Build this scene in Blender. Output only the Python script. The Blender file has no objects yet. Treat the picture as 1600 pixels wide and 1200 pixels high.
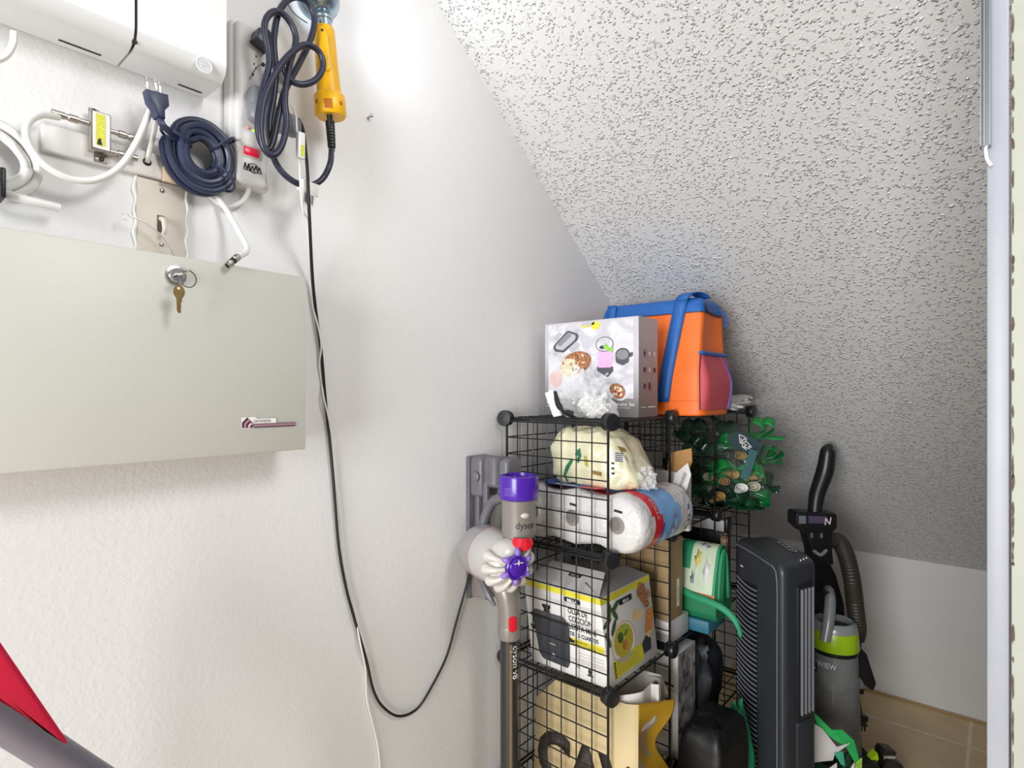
import bpy, bmesh, math, random
from mathutils import Vector, Matrix, noise

random.seed(7)
SC = bpy.context.scene
COL = SC.collection
PI = math.pi

# ------------------------------------------------------------------ camera model
CAM = Vector((0.99, 0.0, 1.30))
F = 900.0
HOR = 613.0
TH = math.atan2(770.0, 900.0)            # the wall runs away to the right
RIGHT = Vector((math.cos(TH), math.sin(TH), 0))
FWD = Vector((-math.sin(TH), math.cos(TH), 0))
UP = Vector((0, 0, 1))


def P(px, py, x=None, y=None, z=None, Z=None):
    """point of the room seen at that spot of the photo, on a plane of the room"""
    d = FWD + RIGHT * ((px - 800.0) / F) + UP * ((HOR - py) / F)
    if x is not None:
        t = (x - CAM.x) / d.x
    elif y is not None:
        t = (y - CAM.y) / d.y
    elif z is not None:
        t = (z - CAM.z) / d.z
    else:
        t = Z
    return CAM + d * t


# ------------------------------------------------------------------ materials
def lin(h):
    if isinstance(h, str):
        h = h.lstrip('#')
        c = [int(h[i:i + 2], 16) / 255 for i in (0, 2, 4)]
    else:
        c = list(h)
    return tuple(v / 12.92 if v <= 0.04045 else ((v + 0.055) / 1.055) ** 2.4 for v in c) + (1,)


MATS = {}


def mat(name, col, rough=0.5, metal=0.0, var=0.04, vscale=30, bump=0.0, bscale=200, alpha=1.0,
        trans=0.0, emit=0.0, spec=0.5, bdist=0.002):
    if name in MATS:
        return MATS[name]
    m = bpy.data.materials.new(name)
    m.use_nodes = True
    nt = m.node_tree
    b = nt.nodes['Principled BSDF']
    tc = nt.nodes.new('ShaderNodeTexCoord')
    nz = nt.nodes.new('ShaderNodeTexNoise')
    nz.inputs['Scale'].default_value = vscale
    nz.inputs['Detail'].default_value = 3
    nt.links.new(tc.outputs['Object'], nz.inputs['Vector'])
    rp = nt.nodes.new('ShaderNodeValToRGB')
    c = lin(col)
    rp.color_ramp.elements[0].position = 0.3
    rp.color_ramp.elements[1].position = 0.7
    rp.color_ramp.elements[0].color = tuple(max(0, v * (1 - var)) for v in c[:3]) + (1,)
    rp.color_ramp.elements[1].color = tuple(min(1, v * (1 + var)) for v in c[:3]) + (1,)
    nt.links.new(nz.outputs['Fac'], rp.inputs['Fac'])
    nt.links.new(rp.outputs['Color'], b.inputs['Base Color'])
    b.inputs['Roughness'].default_value = rough
    b.inputs['Metallic'].default_value = metal
    b.inputs['Specular IOR Level'].default_value = spec
    b.inputs['Alpha'].default_value = alpha
    b.inputs['Transmission Weight'].default_value = trans
    if emit:
        nt.links.new(rp.outputs['Color'], b.inputs['Emission Color'])
        b.inputs['Emission Strength'].default_value = emit
    if bump:
        n2 = nt.nodes.new('ShaderNodeTexNoise')
        n2.inputs['Scale'].default_value = bscale
        n2.inputs['Detail'].default_value = 2
        nt.links.new(tc.outputs['Object'], n2.inputs['Vector'])
        bp = nt.nodes.new('ShaderNodeBump')
        bp.inputs['Strength'].default_value = bump
        bp.inputs['Distance'].default_value = bdist
        nt.links.new(n2.outputs['Fac'], bp.inputs['Height'])
        nt.links.new(bp.outputs['Normal'], b.inputs['Normal'])
    MATS[name] = m
    return m


def popcorn():
    m = bpy.data.materials.new('popcorn_paint')
    m.use_nodes = True
    nt = m.node_tree
    L = nt.links
    b = nt.nodes['Principled BSDF']
    b.inputs['Base Color'].default_value = lin('#d2d2d2')
    b.inputs['Roughness'].default_value = 0.24
    b.inputs['Specular IOR Level'].default_value = 0.9
    tc = nt.nodes.new('ShaderNodeTexCoord')
    dist = nt.nodes.new('ShaderNodeTexNoise')
    dist.inputs['Scale'].default_value = 60
    L.new(tc.outputs['Object'], dist.inputs['Vector'])
    mx = nt.nodes.new('ShaderNodeMixRGB')
    mx.blend_type = 'ADD'
    mx.inputs['Fac'].default_value = 0.02
    L.new(tc.outputs['Object'], mx.inputs['Color1'])
    L.new(dist.outputs['Color'], mx.inputs['Color2'])
    vo = nt.nodes.new('ShaderNodeTexVoronoi')
    vo.inputs['Scale'].default_value = 135
    L.new(mx.outputs['Color'], vo.inputs['Vector'])
    mr = nt.nodes.new('ShaderNodeMapRange')
    mr.interpolation_type = 'LINEAR'
    mr.inputs['From Min'].default_value = 0.50
    mr.inputs['From Max'].default_value = 0.03
    L.new(vo.outputs['Distance'], mr.inputs['Value'])
    # some cells carry no blob; how many changes over the ceiling
    sep = nt.nodes.new('ShaderNodeSeparateColor')
    L.new(vo.outputs['Color'], sep.inputs['Color'])
    n3 = nt.nodes.new('ShaderNodeTexNoise')
    n3.inputs['Scale'].default_value = 2.2
    L.new(tc.outputs['Object'], n3.inputs['Vector'])
    lt = nt.nodes.new('ShaderNodeMath')
    lt.operation = 'LESS_THAN'
    L.new(sep.outputs['Red'], lt.inputs[0])
    sc = nt.nodes.new('ShaderNodeMath')
    sc.operation = 'MULTIPLY_ADD'
    sc.inputs[1].default_value = 0.8
    sc.inputs[2].default_value = 0.25
    L.new(n3.outputs['Fac'], sc.inputs[0])
    L.new(sc.outputs[0], lt.inputs[1])
    mul = nt.nodes.new('ShaderNodeMath')
    mul.operation = 'MULTIPLY'
    L.new(mr.outputs['Result'], mul.inputs[0])
    L.new(lt.outputs[0], mul.inputs[1])
    fine = nt.nodes.new('ShaderNodeTexNoise')
    fine.inputs['Scale'].default_value = 260
    L.new(tc.outputs['Object'], fine.inputs['Vector'])
    ma = nt.nodes.new('ShaderNodeMath')
    ma.operation = 'MULTIPLY_ADD'
    ma.inputs[1].default_value = 0.16
    L.new(fine.outputs['Fac'], ma.inputs[0])
    L.new(mul.outputs[0], ma.inputs[2])
    bp = nt.nodes.new('ShaderNodeBump')
    bp.inputs['Strength'].default_value = 0.9
    bp.inputs['Distance'].default_value = 0.0048
    L.new(ma.outputs[0], bp.inputs['Height'])
    L.new(bp.outputs['Normal'], b.inputs['Normal'])
    return m


def wallpaint(name, col, strength=0.25):
    m = bpy.data.materials.new(name)
    m.use_nodes = True
    nt = m.node_tree
    L = nt.links
    b = nt.nodes['Principled BSDF']
    b.inputs['Base Color'].default_value = lin(col)
    b.inputs['Roughness'].default_value = 0.55
    tc = nt.nodes.new('ShaderNodeTexCoord')
    n1 = nt.nodes.new('ShaderNodeTexNoise')
    n1.inputs['Scale'].default_value = 130
    n1.inputs['Detail'].default_value = 3
    L.new(tc.outputs['Object'], n1.inputs['Vector'])
    n2 = nt.nodes.new('ShaderNodeTexNoise')
    n2.inputs['Scale'].default_value = 3.5
    L.new(tc.outputs['Object'], n2.inputs['Vector'])
    vo = nt.nodes.new('ShaderNodeTexVoronoi')
    vo.inputs['Scale'].default_value = 16
    L.new(tc.outputs['Object'], vo.inputs['Vector'])
    blob = nt.nodes.new('ShaderNodeMapRange')
    blob.inputs['From Min'].default_value = 0.10
    blob.inputs['From Max'].default_value = 0.05
    L.new(vo.outputs['Distance'], blob.inputs['Value'])
    sep = nt.nodes.new('ShaderNodeSeparateColor')
    L.new(vo.outputs['Color'], sep.inputs['Color'])
    lt = nt.nodes.new('ShaderNodeMath')
    lt.operation = 'LESS_THAN'
    lt.inputs[1].default_value = 0.10
    L.new(sep.outputs['Red'], lt.inputs[0])
    bm_ = nt.nodes.new('ShaderNodeMath')
    bm_.operation = 'MULTIPLY'
    L.new(blob.outputs['Result'], bm_.inputs[0])
    L.new(lt.outputs[0], bm_.inputs[1])
    m1 = nt.nodes.new('ShaderNodeMath')
    m1.operation = 'MULTIPLY'
    L.new(n1.outputs['Fac'], m1.inputs[0])
    L.new(n2.outputs['Fac'], m1.inputs[1])
    ad = nt.nodes.new('ShaderNodeMath')
    ad.operation = 'ADD'
    L.new(m1.outputs[0], ad.inputs[0])
    L.new(bm_.outputs[0], ad.inputs[1])
    bp = nt.nodes.new('ShaderNodeBump')
    bp.inputs['Strength'].default_value = strength
    bp.inputs['Distance'].default_value = 0.0025
    L.new(ad.outputs[0], bp.inputs['Height'])
    L.new(bp.outputs['Normal'], b.inputs['Normal'])
    return m


def tilefloor():
    m = bpy.data.materials.new('beige_tile')
    m.use_nodes = True
    nt = m.node_tree
    L = nt.links
    b = nt.nodes['Principled BSDF']
    b.inputs['Roughness'].default_value = 0.35
    tc = nt.nodes.new('ShaderNodeTexCoord')
    mp = nt.nodes.new('ShaderNodeMapping')
    mp.inputs['Location'].default_value = (-0.89, -2.695, 0)
    L.new(tc.outputs['Object'], mp.inputs['Vector'])
    br = nt.nodes.new('ShaderNodeTexBrick')
    br.offset = 0.0
    br.inputs['Scale'].default_value = 1
    br.inputs['Brick Width'].default_value = 0.42
    br.inputs['Row Height'].default_value = 0.42
    br.inputs['Mortar Size'].default_value = 0.006
    br.inputs['Mortar Smooth'].default_value = 0.2
    br.inputs['Color1'].default_value = lin('#e6cb9d')
    br.inputs['Color2'].default_value = lin('#e2c696')
    br.inputs['Mortar'].default_value = lin('#f6ead0')
    L.new(mp.outputs['Vector'], br.inputs['Vector'])
    n = nt.nodes.new('ShaderNodeTexNoise')
    n.inputs['Scale'].default_value = 9
    n.inputs['Detail'].default_value = 5
    L.new(tc.outputs['Object'], n.inputs['Vector'])
    rp = nt.nodes.new('ShaderNodeValToRGB')
    rp.color_ramp.elements[0].color = (0.72, 0.70, 0.66, 1)
    rp.color_ramp.elements[1].color = (1.1, 1.1, 1.1, 1)
    L.new(n.outputs['Fac'], rp.inputs['Fac'])
    mx = nt.nodes.new('ShaderNodeMixRGB')
    mx.blend_type = 'MULTIPLY'
    mx.inputs['Fac'].default_value = 1
    L.new(br.outputs['Color'], mx.inputs['Color1'])
    L.new(rp.outputs['Color'], mx.inputs['Color2'])
    L.new(mx.outputs['Color'], b.inputs['Base Color'])
    return m


# ------------------------------------------------------------------ mesh builder
def frame(o, u, v, n=None):
    u = Vector(u).normalized()
    v = Vector(v).normalized()
    n = u.cross(v) if n is None else Vector(n).normalized()
    return Matrix(((u.x, v.x, n.x, o[0]), (u.y, v.y, n.y, o[1]), (u.z, v.z, n.z, o[2]), (0, 0, 0, 1)))


def axisM(o, d):
    d = Vector(d).normalized()
    q = d.to_track_quat('Z', 'Y')
    return Matrix.Translation(Vector(o)) @ q.to_matrix().to_4x4()


def Xface(x, y0, z0):      # a face that looks into the room (+x): u = +y, v = +z
    return frame((x, y0, z0), (0, 1, 0), (0, 0, 1))


def Yface(y, x0, z0):      # a face that looks at the door (-y): u = +x, v = +z
    return frame((x0, y, z0), (1, 0, 0), (0, 0, 1))


def spline(pts, sub=6, closed=False):
    pts = [Vector(p) for p in pts]
    n = len(pts)
    if n < 3:
        return pts
    out = []
    rng = n if closed else n - 1
    for i in range(rng):
        if closed:
            a, b, c, d = (pts[(i + k) % n] for k in (-1, 0, 1, 2))
        else:
            b, c = pts[i], pts[i + 1]
            a = pts[i - 1] if i else b * 2 - c
            d = pts[i + 2] if i + 2 < n else c * 2 - b
        for k in range(sub):
            t = k / sub
            out.append(0.5 * ((2 * b) + (c - a) * t + (2 * a - 5 * b + 4 * c - d) * t * t +
                              (3 * b - a - 3 * c + d) * t ** 3))
    if not closed:
        out.append(pts[-1])
    return out


WLOC = {}


class MB:
    def __init__(self):
        self.v = []
        self.f = []
        self.fm = []
        self.fs = []
        self.mats = []

    def slot(self, m):
        if m not in self.mats:
            self.mats.append(m)
        return self.mats.index(m)

    def raw(self, vs, fs, m, M=None, smooth=True):
        o = len(self.v)
        s = self.slot(m)
        for p in vs:
            p = Vector(p)
            self.v.append(M @ p if M is not None else p)
        for f in fs:
            self.f.append([i + o for i in f])
            self.fm.append(s)
            self.fs.append(smooth)
        return self

    def bm(self, b, m, M=None, smooth=True):
        b.verts.index_update()
        return self.raw([v.co.copy() for v in b.verts], [[v.index for v in f.verts] for f in b.faces], m, M, smooth)

    def box(self, c, s, m, M=None, bev=0.0, seg=2):
        b = bmesh.new()
        bmesh.ops.create_cube(b, size=1)
        for v in b.verts:
            v.co = Vector((v.co.x * s[0], v.co.y * s[1], v.co.z * s[2]))
        if bev:
            bmesh.ops.bevel(b, geom=b.edges[:] + b.verts[:], offset=min(bev, min(s) * .49), segments=seg, affect='EDGES', profile=0.5)
        T = Matrix.Translation(Vector(c))
        self.bm(b, m, (M @ T) if M is not None else T)
        b.free()
        return self

    def bx(self, x0, x1, y0, y1, z0, z1, m, M=None, bev=0.0, seg=2):
        return self.box(((x0 + x1) / 2, (y0 + y1) / 2, (z0 + z1) / 2), (abs(x1 - x0), abs(y1 - y0), abs(z1 - z0)), m, M, bev, seg)

    def extr(self, poly, d0, d1, m, M=None, bev=0.0, seg=2):
        b = bmesh.new()
        vs = [b.verts.new((p[0], p[1], d0)) for p in poly]
        f = b.faces.new(vs)
        r = bmesh.ops.extrude_face_region(b, geom=[f])
        for g in r['geom']:
            if isinstance(g, bmesh.types.BMVert):
                g.co.z = d1
        if bev:
            ed = [e for e in b.edges if abs(e.verts[0].co.z - e.verts[1].co.z) < 1e-9 and abs(e.verts[0].co.z - d1) < 1e-9]
            bmesh.ops.bevel(b, geom=ed, offset=bev, segments=seg, affect='EDGES', profile=0.5)
        self.bm(b, m, M)
        b.free()
        return self

    def flat(self, poly, m, M, off=0.0006):
        return self.raw([(p[0], p[1], off) for p in poly], [list(range(len(poly)))], m, M, False)

    def rect(self, u0, v0, u1, v1, m, M, off=0.0006):
        return self.flat([(u0, v0), (u1, v0), (u1, v1), (u0, v1)], m, M, off)

    def ell(self, cu, cv, ru, rv, m, M, off=0.0006, rot=0.0, n=24, a0=0, a1=2 * PI):
        c, s = math.cos(rot), math.sin(rot)
        pts = []
        for i in range(n):
            a = a0 + (a1 - a0) * i / (n if abs(a1 - a0 - 2 * PI) < 1e-6 else n - 1)
            x, y = ru * math.cos(a), rv * math.sin(a)
            pts.append((cu + x * c - y * s, cv + x * s + y * c))
        return self.flat(pts, m, M, off)

    def line(self, pts, w, m, M, off=0.0006):
        for a, b in zip(pts, pts[1:]):
            d = Vector((b[0] - a[0], b[1] - a[1]))
            if d.length < 1e-7:
                continue
            n = Vector((-d.y, d.x)).normalized() * w / 2
            self.flat([(a[0] - n.x, a[1] - n.y), (b[0] - n.x, b[1] - n.y), (b[0] + n.x, b[1] + n.y), (a[0] + n.x, a[1] + n.y)], m, M, off)
        return self

    def tube(self, pts, r, m, sides=8, closed=False, sub=6, M=None, caps=True):
        p = spline(pts, sub, closed) if sub > 1 else [Vector(q) for q in pts]
        n = len(p)
        vs, fs = [], []
        up = None
        for i in range(n):
            if closed:
                t = p[(i + 1) % n] - p[i - 1]
            else:
                t = p[min(i + 1, n - 1)] - p[max(i - 1, 0)]
            if t.length < 1e-9:
                t = Vector((0, 0, 1))
            t.normalize()
            if up is None:
                up = Vector((0, 0, 1)) if abs(t.z) < 0.9 else Vector((1, 0, 0))
            up = (up - t * up.dot(t))
            if up.length < 1e-6:
                up = t.orthogonal()
            up.normalize()
            s = t.cross(up)
            if isinstance(r, (list, tuple)):
                q = i / (n - 1) * (len(r) - 1)
                k = min(int(q), len(r) - 2)
                rr = r[k] + (r[k + 1] - r[k]) * (q - k)
            else:
                rr = r
            for j in range(sides):
                a = 2 * PI * (j + .5) / sides
                vs.append(p[i] + up * (rr * math.sin(a)) + s * (rr * math.cos(a)))
        for i in range(n if closed else n - 1):
            for j in range(sides):
                a, b = i * sides + j, i * sides + (j + 1) % sides
                c, d = ((i + 1) % n) * sides + (j + 1) % sides, ((i + 1) % n) * sides + j
                fs.append([a, b, c, d])
        if caps and not closed:
            fs.append(list(range(sides))[::-1])
            fs.append([(n - 1) * sides + j for j in range(sides)])
        return self.raw(vs, fs, m, M)

    def lathe(self, prof, m, M=None, seg=28, sx=1.0, sy=1.0, a0=0.0, a1=2 * PI):
        vs, fs = [], []
        full = abs(a1 - a0 - 2 * PI) < 1e-6
        cols = seg if full else seg + 1
        for (r, z) in prof:
            for j in range(cols):
                a = a0 + (a1 - a0) * j / seg
                vs.append((r * math.cos(a) * sx, r * math.sin(a) * sy, z))
        for i in range(len(prof) - 1):
            for j in range(seg):
                k = (j + 1) % cols
                fs.append([i * cols + j, i * cols + k, (i + 1) * cols + k, (i + 1) * cols + j])
        if full:
            if prof[0][0] > 1e-6:
                fs.append(list(range(cols))[::-1])
            if prof[-1][0] > 1e-6:
                fs.append([(len(prof) - 1) * cols + j for j in range(cols)])
        return self.raw(vs, fs, m, M)

    def grid(self, fn, nu, nv, m, M=None, cu=False, cv=False, mf=None, smooth=True):
        vs = []
        for i in range(nu):
            for j in range(nv):
                vs.append(fn(i / (nu if cu else nu - 1), j / (nv if cv else nv - 1)))
        groups = {}
        for i in range(nu if cu else nu - 1):
            for j in range(nv if cv else nv - 1):
                q = [i * nv + j, ((i + 1) % nu) * nv + j, ((i + 1) % nu) * nv + (j + 1) % nv, i * nv + (j + 1) % nv]
                mm = mf((i + .5) / nu, (j + .5) / nv) if mf else m
                groups.setdefault(mm, []).append(q)
        o = len(self.v)
        for p in vs:
            p = Vector(p)
            self.v.append(M @ p if M is not None else p)
        for mm, qs in groups.items():
            s = self.slot(mm)
            for q in qs:
                self.f.append([a + o for a in q])
                self.fm.append(s)
                self.fs.append(smooth)
        return self

    def ball(self, c, rad, m, M=None, amp=0.0, fr=3.0, seed=0.0, nu=28, nv=18, power=1.0, floor=None, mf=None):
        c = Vector(c)

        def sp(x, p):
            return math.copysign(abs(x) ** p, x)

        def fn(u, v):
            a, b = 2 * PI * u, -PI / 2 + PI * v
            d = Vector((sp(math.cos(a), power) * sp(math.cos(b), power), sp(math.sin(a), power) * sp(math.cos(b), power), sp(math.sin(b), power)))
            k = 1 + amp * noise.turbulence(d * fr + Vector((seed, seed * 1.7, 0)), 3, False) - amp * 0.4
            q = c + Vector((d.x * rad[0] * k, d.y * rad[1] * k, d.z * rad[2] * k))
            if floor is not None:
                q.z = max(q.z, floor)
            return q
        return self.grid(fn, nu, nv, m, M, cu=True, mf=mf)

    def text(self, s, M, size, m, off=0.0008, sx=1.0, align='LEFT', bold=0.0, shear=0.0):
        cu = bpy.data.curves.new('tmp', 'FONT')
        cu.body = s
        cu.size = size
        cu.align_x = align
        cu.offset = bold
        cu.shear = shear
        cu.resolution_u = 3
        ob = bpy.data.objects.new('tmp', cu)
        COL.objects.link(ob)
        bpy.context.view_layer.update()
        me = bpy.data.meshes.new_from_object(ob.evaluated_get(bpy.context.evaluated_depsgraph_get()))
        self.raw([(v.co.x * sx, v.co.y, off) for v in me.vertices], [list(p.vertices) for p in me.polygons], m, M, False)
        bpy.data.objects.remove(ob)
        bpy.data.curves.remove(cu)
        bpy.data.meshes.remove(me)
        return self

    def build(self, name, parent=None, sharp=38, loc=None):
        me = bpy.data.meshes.new(name)
        if parent is not None:
            org = WLOC[parent.name]
        elif loc is not None:
            org = Vector(loc)
        else:
            xs = [v.x for v in self.v]
            ys = [v.y for v in self.v]
            zs = [v.z for v in self.v]
            org = Vector(((min(xs) + max(xs)) / 2, (min(ys) + max(ys)) / 2, min(zs)))
        me.from_pydata([tuple(v - org) for v in self.v], [], self.f)
        for m in self.mats:
            me.materials.append(m)
        for p, k, s in zip(me.polygons, self.fm, self.fs):
            p.material_index = k
            p.use_smooth = s
        b = bmesh.new()
        b.from_mesh(me)
        bmesh.ops.recalc_face_normals(b, faces=b.faces[:])
        b.to_mesh(me)
        b.free()
        me.set_sharp_from_angle(angle=math.radians(sharp))
        o = bpy.data.objects.new(name, me)
        COL.objects.link(o)
        if parent is not None:
            o.parent = parent
        else:
            o.location = org
        WLOC[o.name] = org.copy()
        return o


def tag(o, label, cat, group=None):
    o['label'] = label
    o['category'] = cat
    if group:
        o['group'] = group
    return o


def thing(name, label, cat, loc, group=None):
    o = bpy.data.objects.new(name, None)
    o.empty_display_size = 0.05
    COL.objects.link(o)
    o.location = loc
    WLOC[o.name] = Vector(loc)
    return tag(o, label, cat, group)


def structure(o):
    o['kind'] = 'structure'
    return o


#@@SECTION_ROOM
# ------------------------------------------------------------------ the room
M_wall = wallpaint('white_wall_paint', '#ecebeb', 0.42)
M_back = wallpaint('back_wall_paint', '#d9d6d2', 0.12)
M_pop = popcorn()
M_tile = tilefloor()
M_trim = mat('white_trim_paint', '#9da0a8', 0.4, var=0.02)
M_cream = mat('cream_paint', '#a8aa9f', 0.5, var=0.03)
M_rust = mat('rust_stain', '#5e4a3e', 0.8, var=0.3, vscale=120)
M_alu = mat('aluminium', '#84888c', 0.45, metal=0.85)
M_dark = mat('dark_gap', '#2b211d', 0.7)

YB = 2.92          # back wall
SL = (2.195 - 0.60) / (0.894 - YB)


def slope_z(y):
    return 2.195 + SL * (y - 0.894)


ZC = 2.45
YC = 0.894 + (ZC - 2.195) / SL

b = MB()
b.bx(-0.10, 0.0, -1.0, YB + 0.1, -0.05, 2.6, M_wall)
structure(b.build('wall_left'))
b = MB()
b.bx(0.0, 1.10, YB, YB + 0.1, -0.05, 0.75, M_back)
structure(b.build('wall_back'))
b = MB()
b.bx(-0.1, 3.0, -1.4, YB + 0.1, -0.06, 0.0, M_tile)
structure(b.build('floor', loc=(0, 0, 0)))
# sloped underside of the stairs and the flat ceiling before it
b = MB()
n = 0.06
poly = [(-1.0, ZC), (YC, ZC), (YB + 0.1, slope_z(YB + 0.1)), (YB + 0.1, slope_z(YB + 0.1) + 0.15), (YC, ZC + 0.15), (-1.0, ZC + 0.15)]
b.extr([(p[0], p[1]) for p in poly], 0.0, 1.10, M_pop, frame((0, 0, 0), (0, 1, 0), (0, 0, 1)))
o = b.build('ceiling', loc=(0, 0, 0), sharp=15)
structure(o)
b = MB()
b.bx(0.0, 0.998, YB - 0.006, YB, 0.0, 0.010, mat('tan_caulk', '#a98d62', .6), bev=.002)
structure(b.build('baseboard_back'))
# wall on the door side, behind the jamb
b = MB()
YJ = 0.80
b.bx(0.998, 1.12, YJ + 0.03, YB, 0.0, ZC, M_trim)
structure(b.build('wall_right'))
b = MB()
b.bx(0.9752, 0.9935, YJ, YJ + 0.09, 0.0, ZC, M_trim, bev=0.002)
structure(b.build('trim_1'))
b = MB()
b.bx(0.9955, 1.12, YJ + 0.004, YJ + 0.03, 0.0, ZC, M_cream)
rr = random.Random(3)
z = 0.55
while z < 1.75:
    h = rr.uniform(0.004, 0.03)
    w = rr.uniform(0.0006, 0.0018)
    if rr.random() < (0.85 if z > 0.8 else 0.5):
        pts = []
        for k in range(10):
            a = 2 * PI * k / 10
            q = rr.uniform(0.7, 1.15)
            pts.append((0.9965 + w * math.cos(a) * q, z + h / 2 * math.sin(a) * q))
        b.flat(pts, M_rust, Yface(YJ + 0.004, 0, 0), 0.0004)
    z += h * rr.uniform(0.6, 1.9)
structure(b.build('trim_2'))

t = thing('sliding_track', 'vertical aluminium channel on the white door jamb at upper right', 'track', (0.972, YJ - 0.01, 1.561))
b = MB()
x0, x1 = P(1531, 300, y=YJ - 0.012).x, P(1548, 300, y=YJ - 0.002).x
b.bx(x0, x1, YJ - 0.002, YJ - 0.0005, 1.561, 2.40, M_alu)
for xx in (x0, x0 + (x1 - x0) * .35, x1 - 0.0012):
    b.bx(xx, xx + 0.0012, YJ - 0.012, YJ - 0.002, 1.561, 2.40, M_alu)
b.build('channel', t)
b = MB()
b.tube([P(1540, 228, y=YJ - 0.006), P(1541, 243, y=YJ - 0.006), P(1544, 252, y=YJ - 0.006), P(1549, 259, y=YJ - 0.006)], 0.0016, mat('white_plastic', '#eceef0', 0.3), 8)
b.build('end_clip', t)

#@@SECTION_WALLTHINGS
# ------------------------------------------------------------------ grey metal wall panel with a lock
M_panel = mat('panel_grey_enamel', '#d0d0c8', 0.42, var=0.015, vscale=6)
M_chrome = mat('chrome', '#d8d6d6', 0.18, metal=1.0)
M_steel = mat('steel', '#b9b2ac', 0.3, metal=1.0)
M_brass = mat('brass_key', '#a48a5c', 0.3, metal=1.0, var=0.15, vscale=400)
M_black = mat('black_plastic', '#191a1d', 0.4)
M_white = mat('white_plastic', '#eceef0', 0.3)
M_ink = mat('black_ink', '#222024', 0.6)
M_maroon = mat('maroon_ink', '#4a2436', 0.5)
M_mauve = mat('mauve_ink', '#b08a9c', 0.5)
M_paperw = mat('white_paper', '#f0eeec', 0.6)

PX = 0.09
yR = P(478, 560, x=PX).y
zT, zB = 1.4955, 1.2035
yL = -0.10
t = thing('wall_cabinet', 'wide grey metal wall cabinet with a key lock, mounted on the left wall', 'cabinet', (0, 0.2, zB))
b = MB()
b.bx(0.0, PX - 0.012, yL + .004, yR - .004, zB + .003, zT - .003, M_panel, bev=0.002)
b.build('body', t)
b = MB()
b.bx(PX - 0.0115, PX, yL, yR, zB, zT, M_panel, bev=0.0025)
door = b.build('door', t)
c = P(274, 431, x=PX)
b = MB()
b.lathe([(0.0, 0.010), (0.0095, 0.010), (0.0100, 0.0085), (0.0105, 0.004), (0.0138, 0.0035), (0.0145, 0.0)], M_chrome, axisM((PX, c.y, c.z), (1, 0, 0)), 32)
b.rect(-0.0065, -0.001, 0.0065, 0.001, M_dark, frame((PX, c.y, c.z), (0, .83, .55), (0, -.55, .83)), 0.0103)
b.build('lock_cylinder', door)
# printed badge
b = MB()
q0 = P(378, 668, x=PX)
q1 = P(461, 663, x=PX)
w = q1.y - q0.y
FM = Xface(PX, q0.y, q0.z - 0.001)
h = 0.0165
b.rect(-0.001, -0.001, 0.022, h, M_paperw, FM, 0.0003)
for k, (mm) in enumerate((M_maroon, M_mauve, M_maroon, mat('pink_ink', '#e8c3d4', .5), M_maroon, M_mauve)):
    s = 1 - k * 0.17
    x0 = 0.019 * (1 - s) * 0.95
    b.flat([(x0, 0), (x0, h * .52 * s), (x0 + (0.019 - x0) * .42, h * s), (0.019, h * .35 * s), (0.019, 0)], mm, FM, 0.0005 + k * 0.0002)
b.rect(0.018, 0.0, w, 0.0016, M_maroon, FM, 0.0018)
b.rect(0.018, 0.0016, w, 0.0036, M_mauve, FM, 0.0018)
b.rect(0.018, 0.0036, w, 0.0044, M_maroon, FM, 0.0018)
b.rect(0.018, 0.0044, w, 0.0055, M_mauve, FM, 0.0018)
b.rect(0.018, 0.0055, w, 0.0062, M_maroon, FM, 0.0018)
b.rect(0.016, 0.0064, 0.0162 + w * .43, 0.0138, M_paperw, FM, 0.0019)
FT = Xface(PX, q0.y + 0.0172, q0.z - 0.001 + 0.0078)
b.text('DATAVISION', FT, 0.0066, M_ink, 0.0023, sx=0.72)
b.build('badge', door)

# keys hanging in the lock
t = thing('key_ring', 'two small keys on a wire ring, one stuck in the cabinet lock', 'keys', (PX + 0.012, c.y, c.z - 0.04))
b = MB()
KM = frame((PX + 0.0225, c.y + .001, c.z + .0005), (1, 0, 0), (0, .83, .55))
b.extr([(-0.012, -0.002), (0.0, -0.002), (0.003, -0.0085), (0.010, -0.0095), (0.0145, -0.005), (0.0145, 0.005), (0.010, 0.0095), (0.003, 0.0085), (0.0, 0.002), (-0.012, 0.002)], -0.0009, 0.0009, M_steel, KM)
b.build('key', t)
b = MB()
ringc = Vector((PX + 0.032, c.y + 0.0055, c.z - 0.008))
b.tube([ringc + Vector((0.002 * math.cos(a), 0.0095 * math.cos(a), 0.0115 * math.sin(a))) for a in [2 * PI * i / 14 for i in range(14)]], 0.0007, mat('dark_wire', '#4a4640', .35, metal=.9), 6, closed=True, sub=3)
b.build('ring', t)
b = MB()
k0 = P(279.5, 447, x=PX + 0.03)
KM = frame((PX + 0.030, k0.y, k0.z), (0, 1, 0.02), (0, -0.02, 1))
outl = []
for i in range(15):
    a = math.radians(-60 + 300 * i / 14)
    outl.append((0.0074 * math.cos(a), -0.008 + 0.0095 * math.sin(a)))
outl += [(-0.0033, -0.019), (-0.0031, -0.034), (-0.0012, -0.0375), (0.0008, -0.0375), (0.0022, -0.0345), (0.0012, -0.033), (0.0024, -0.031), (0.0014, -0.029), (0.0026, -0.027), (0.0016, -0.025), (0.0030, -0.022), (0.0033, -0.019)]
b.extr(outl, -0.0009, 0.0009, M_brass, KM)
b.ell(-0.0008, -0.0032, 0.0019, 0.0019, mat('keyhole_light', '#e8dcd0', .5), KM, 0.0011)
b.build('key', t)

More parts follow.
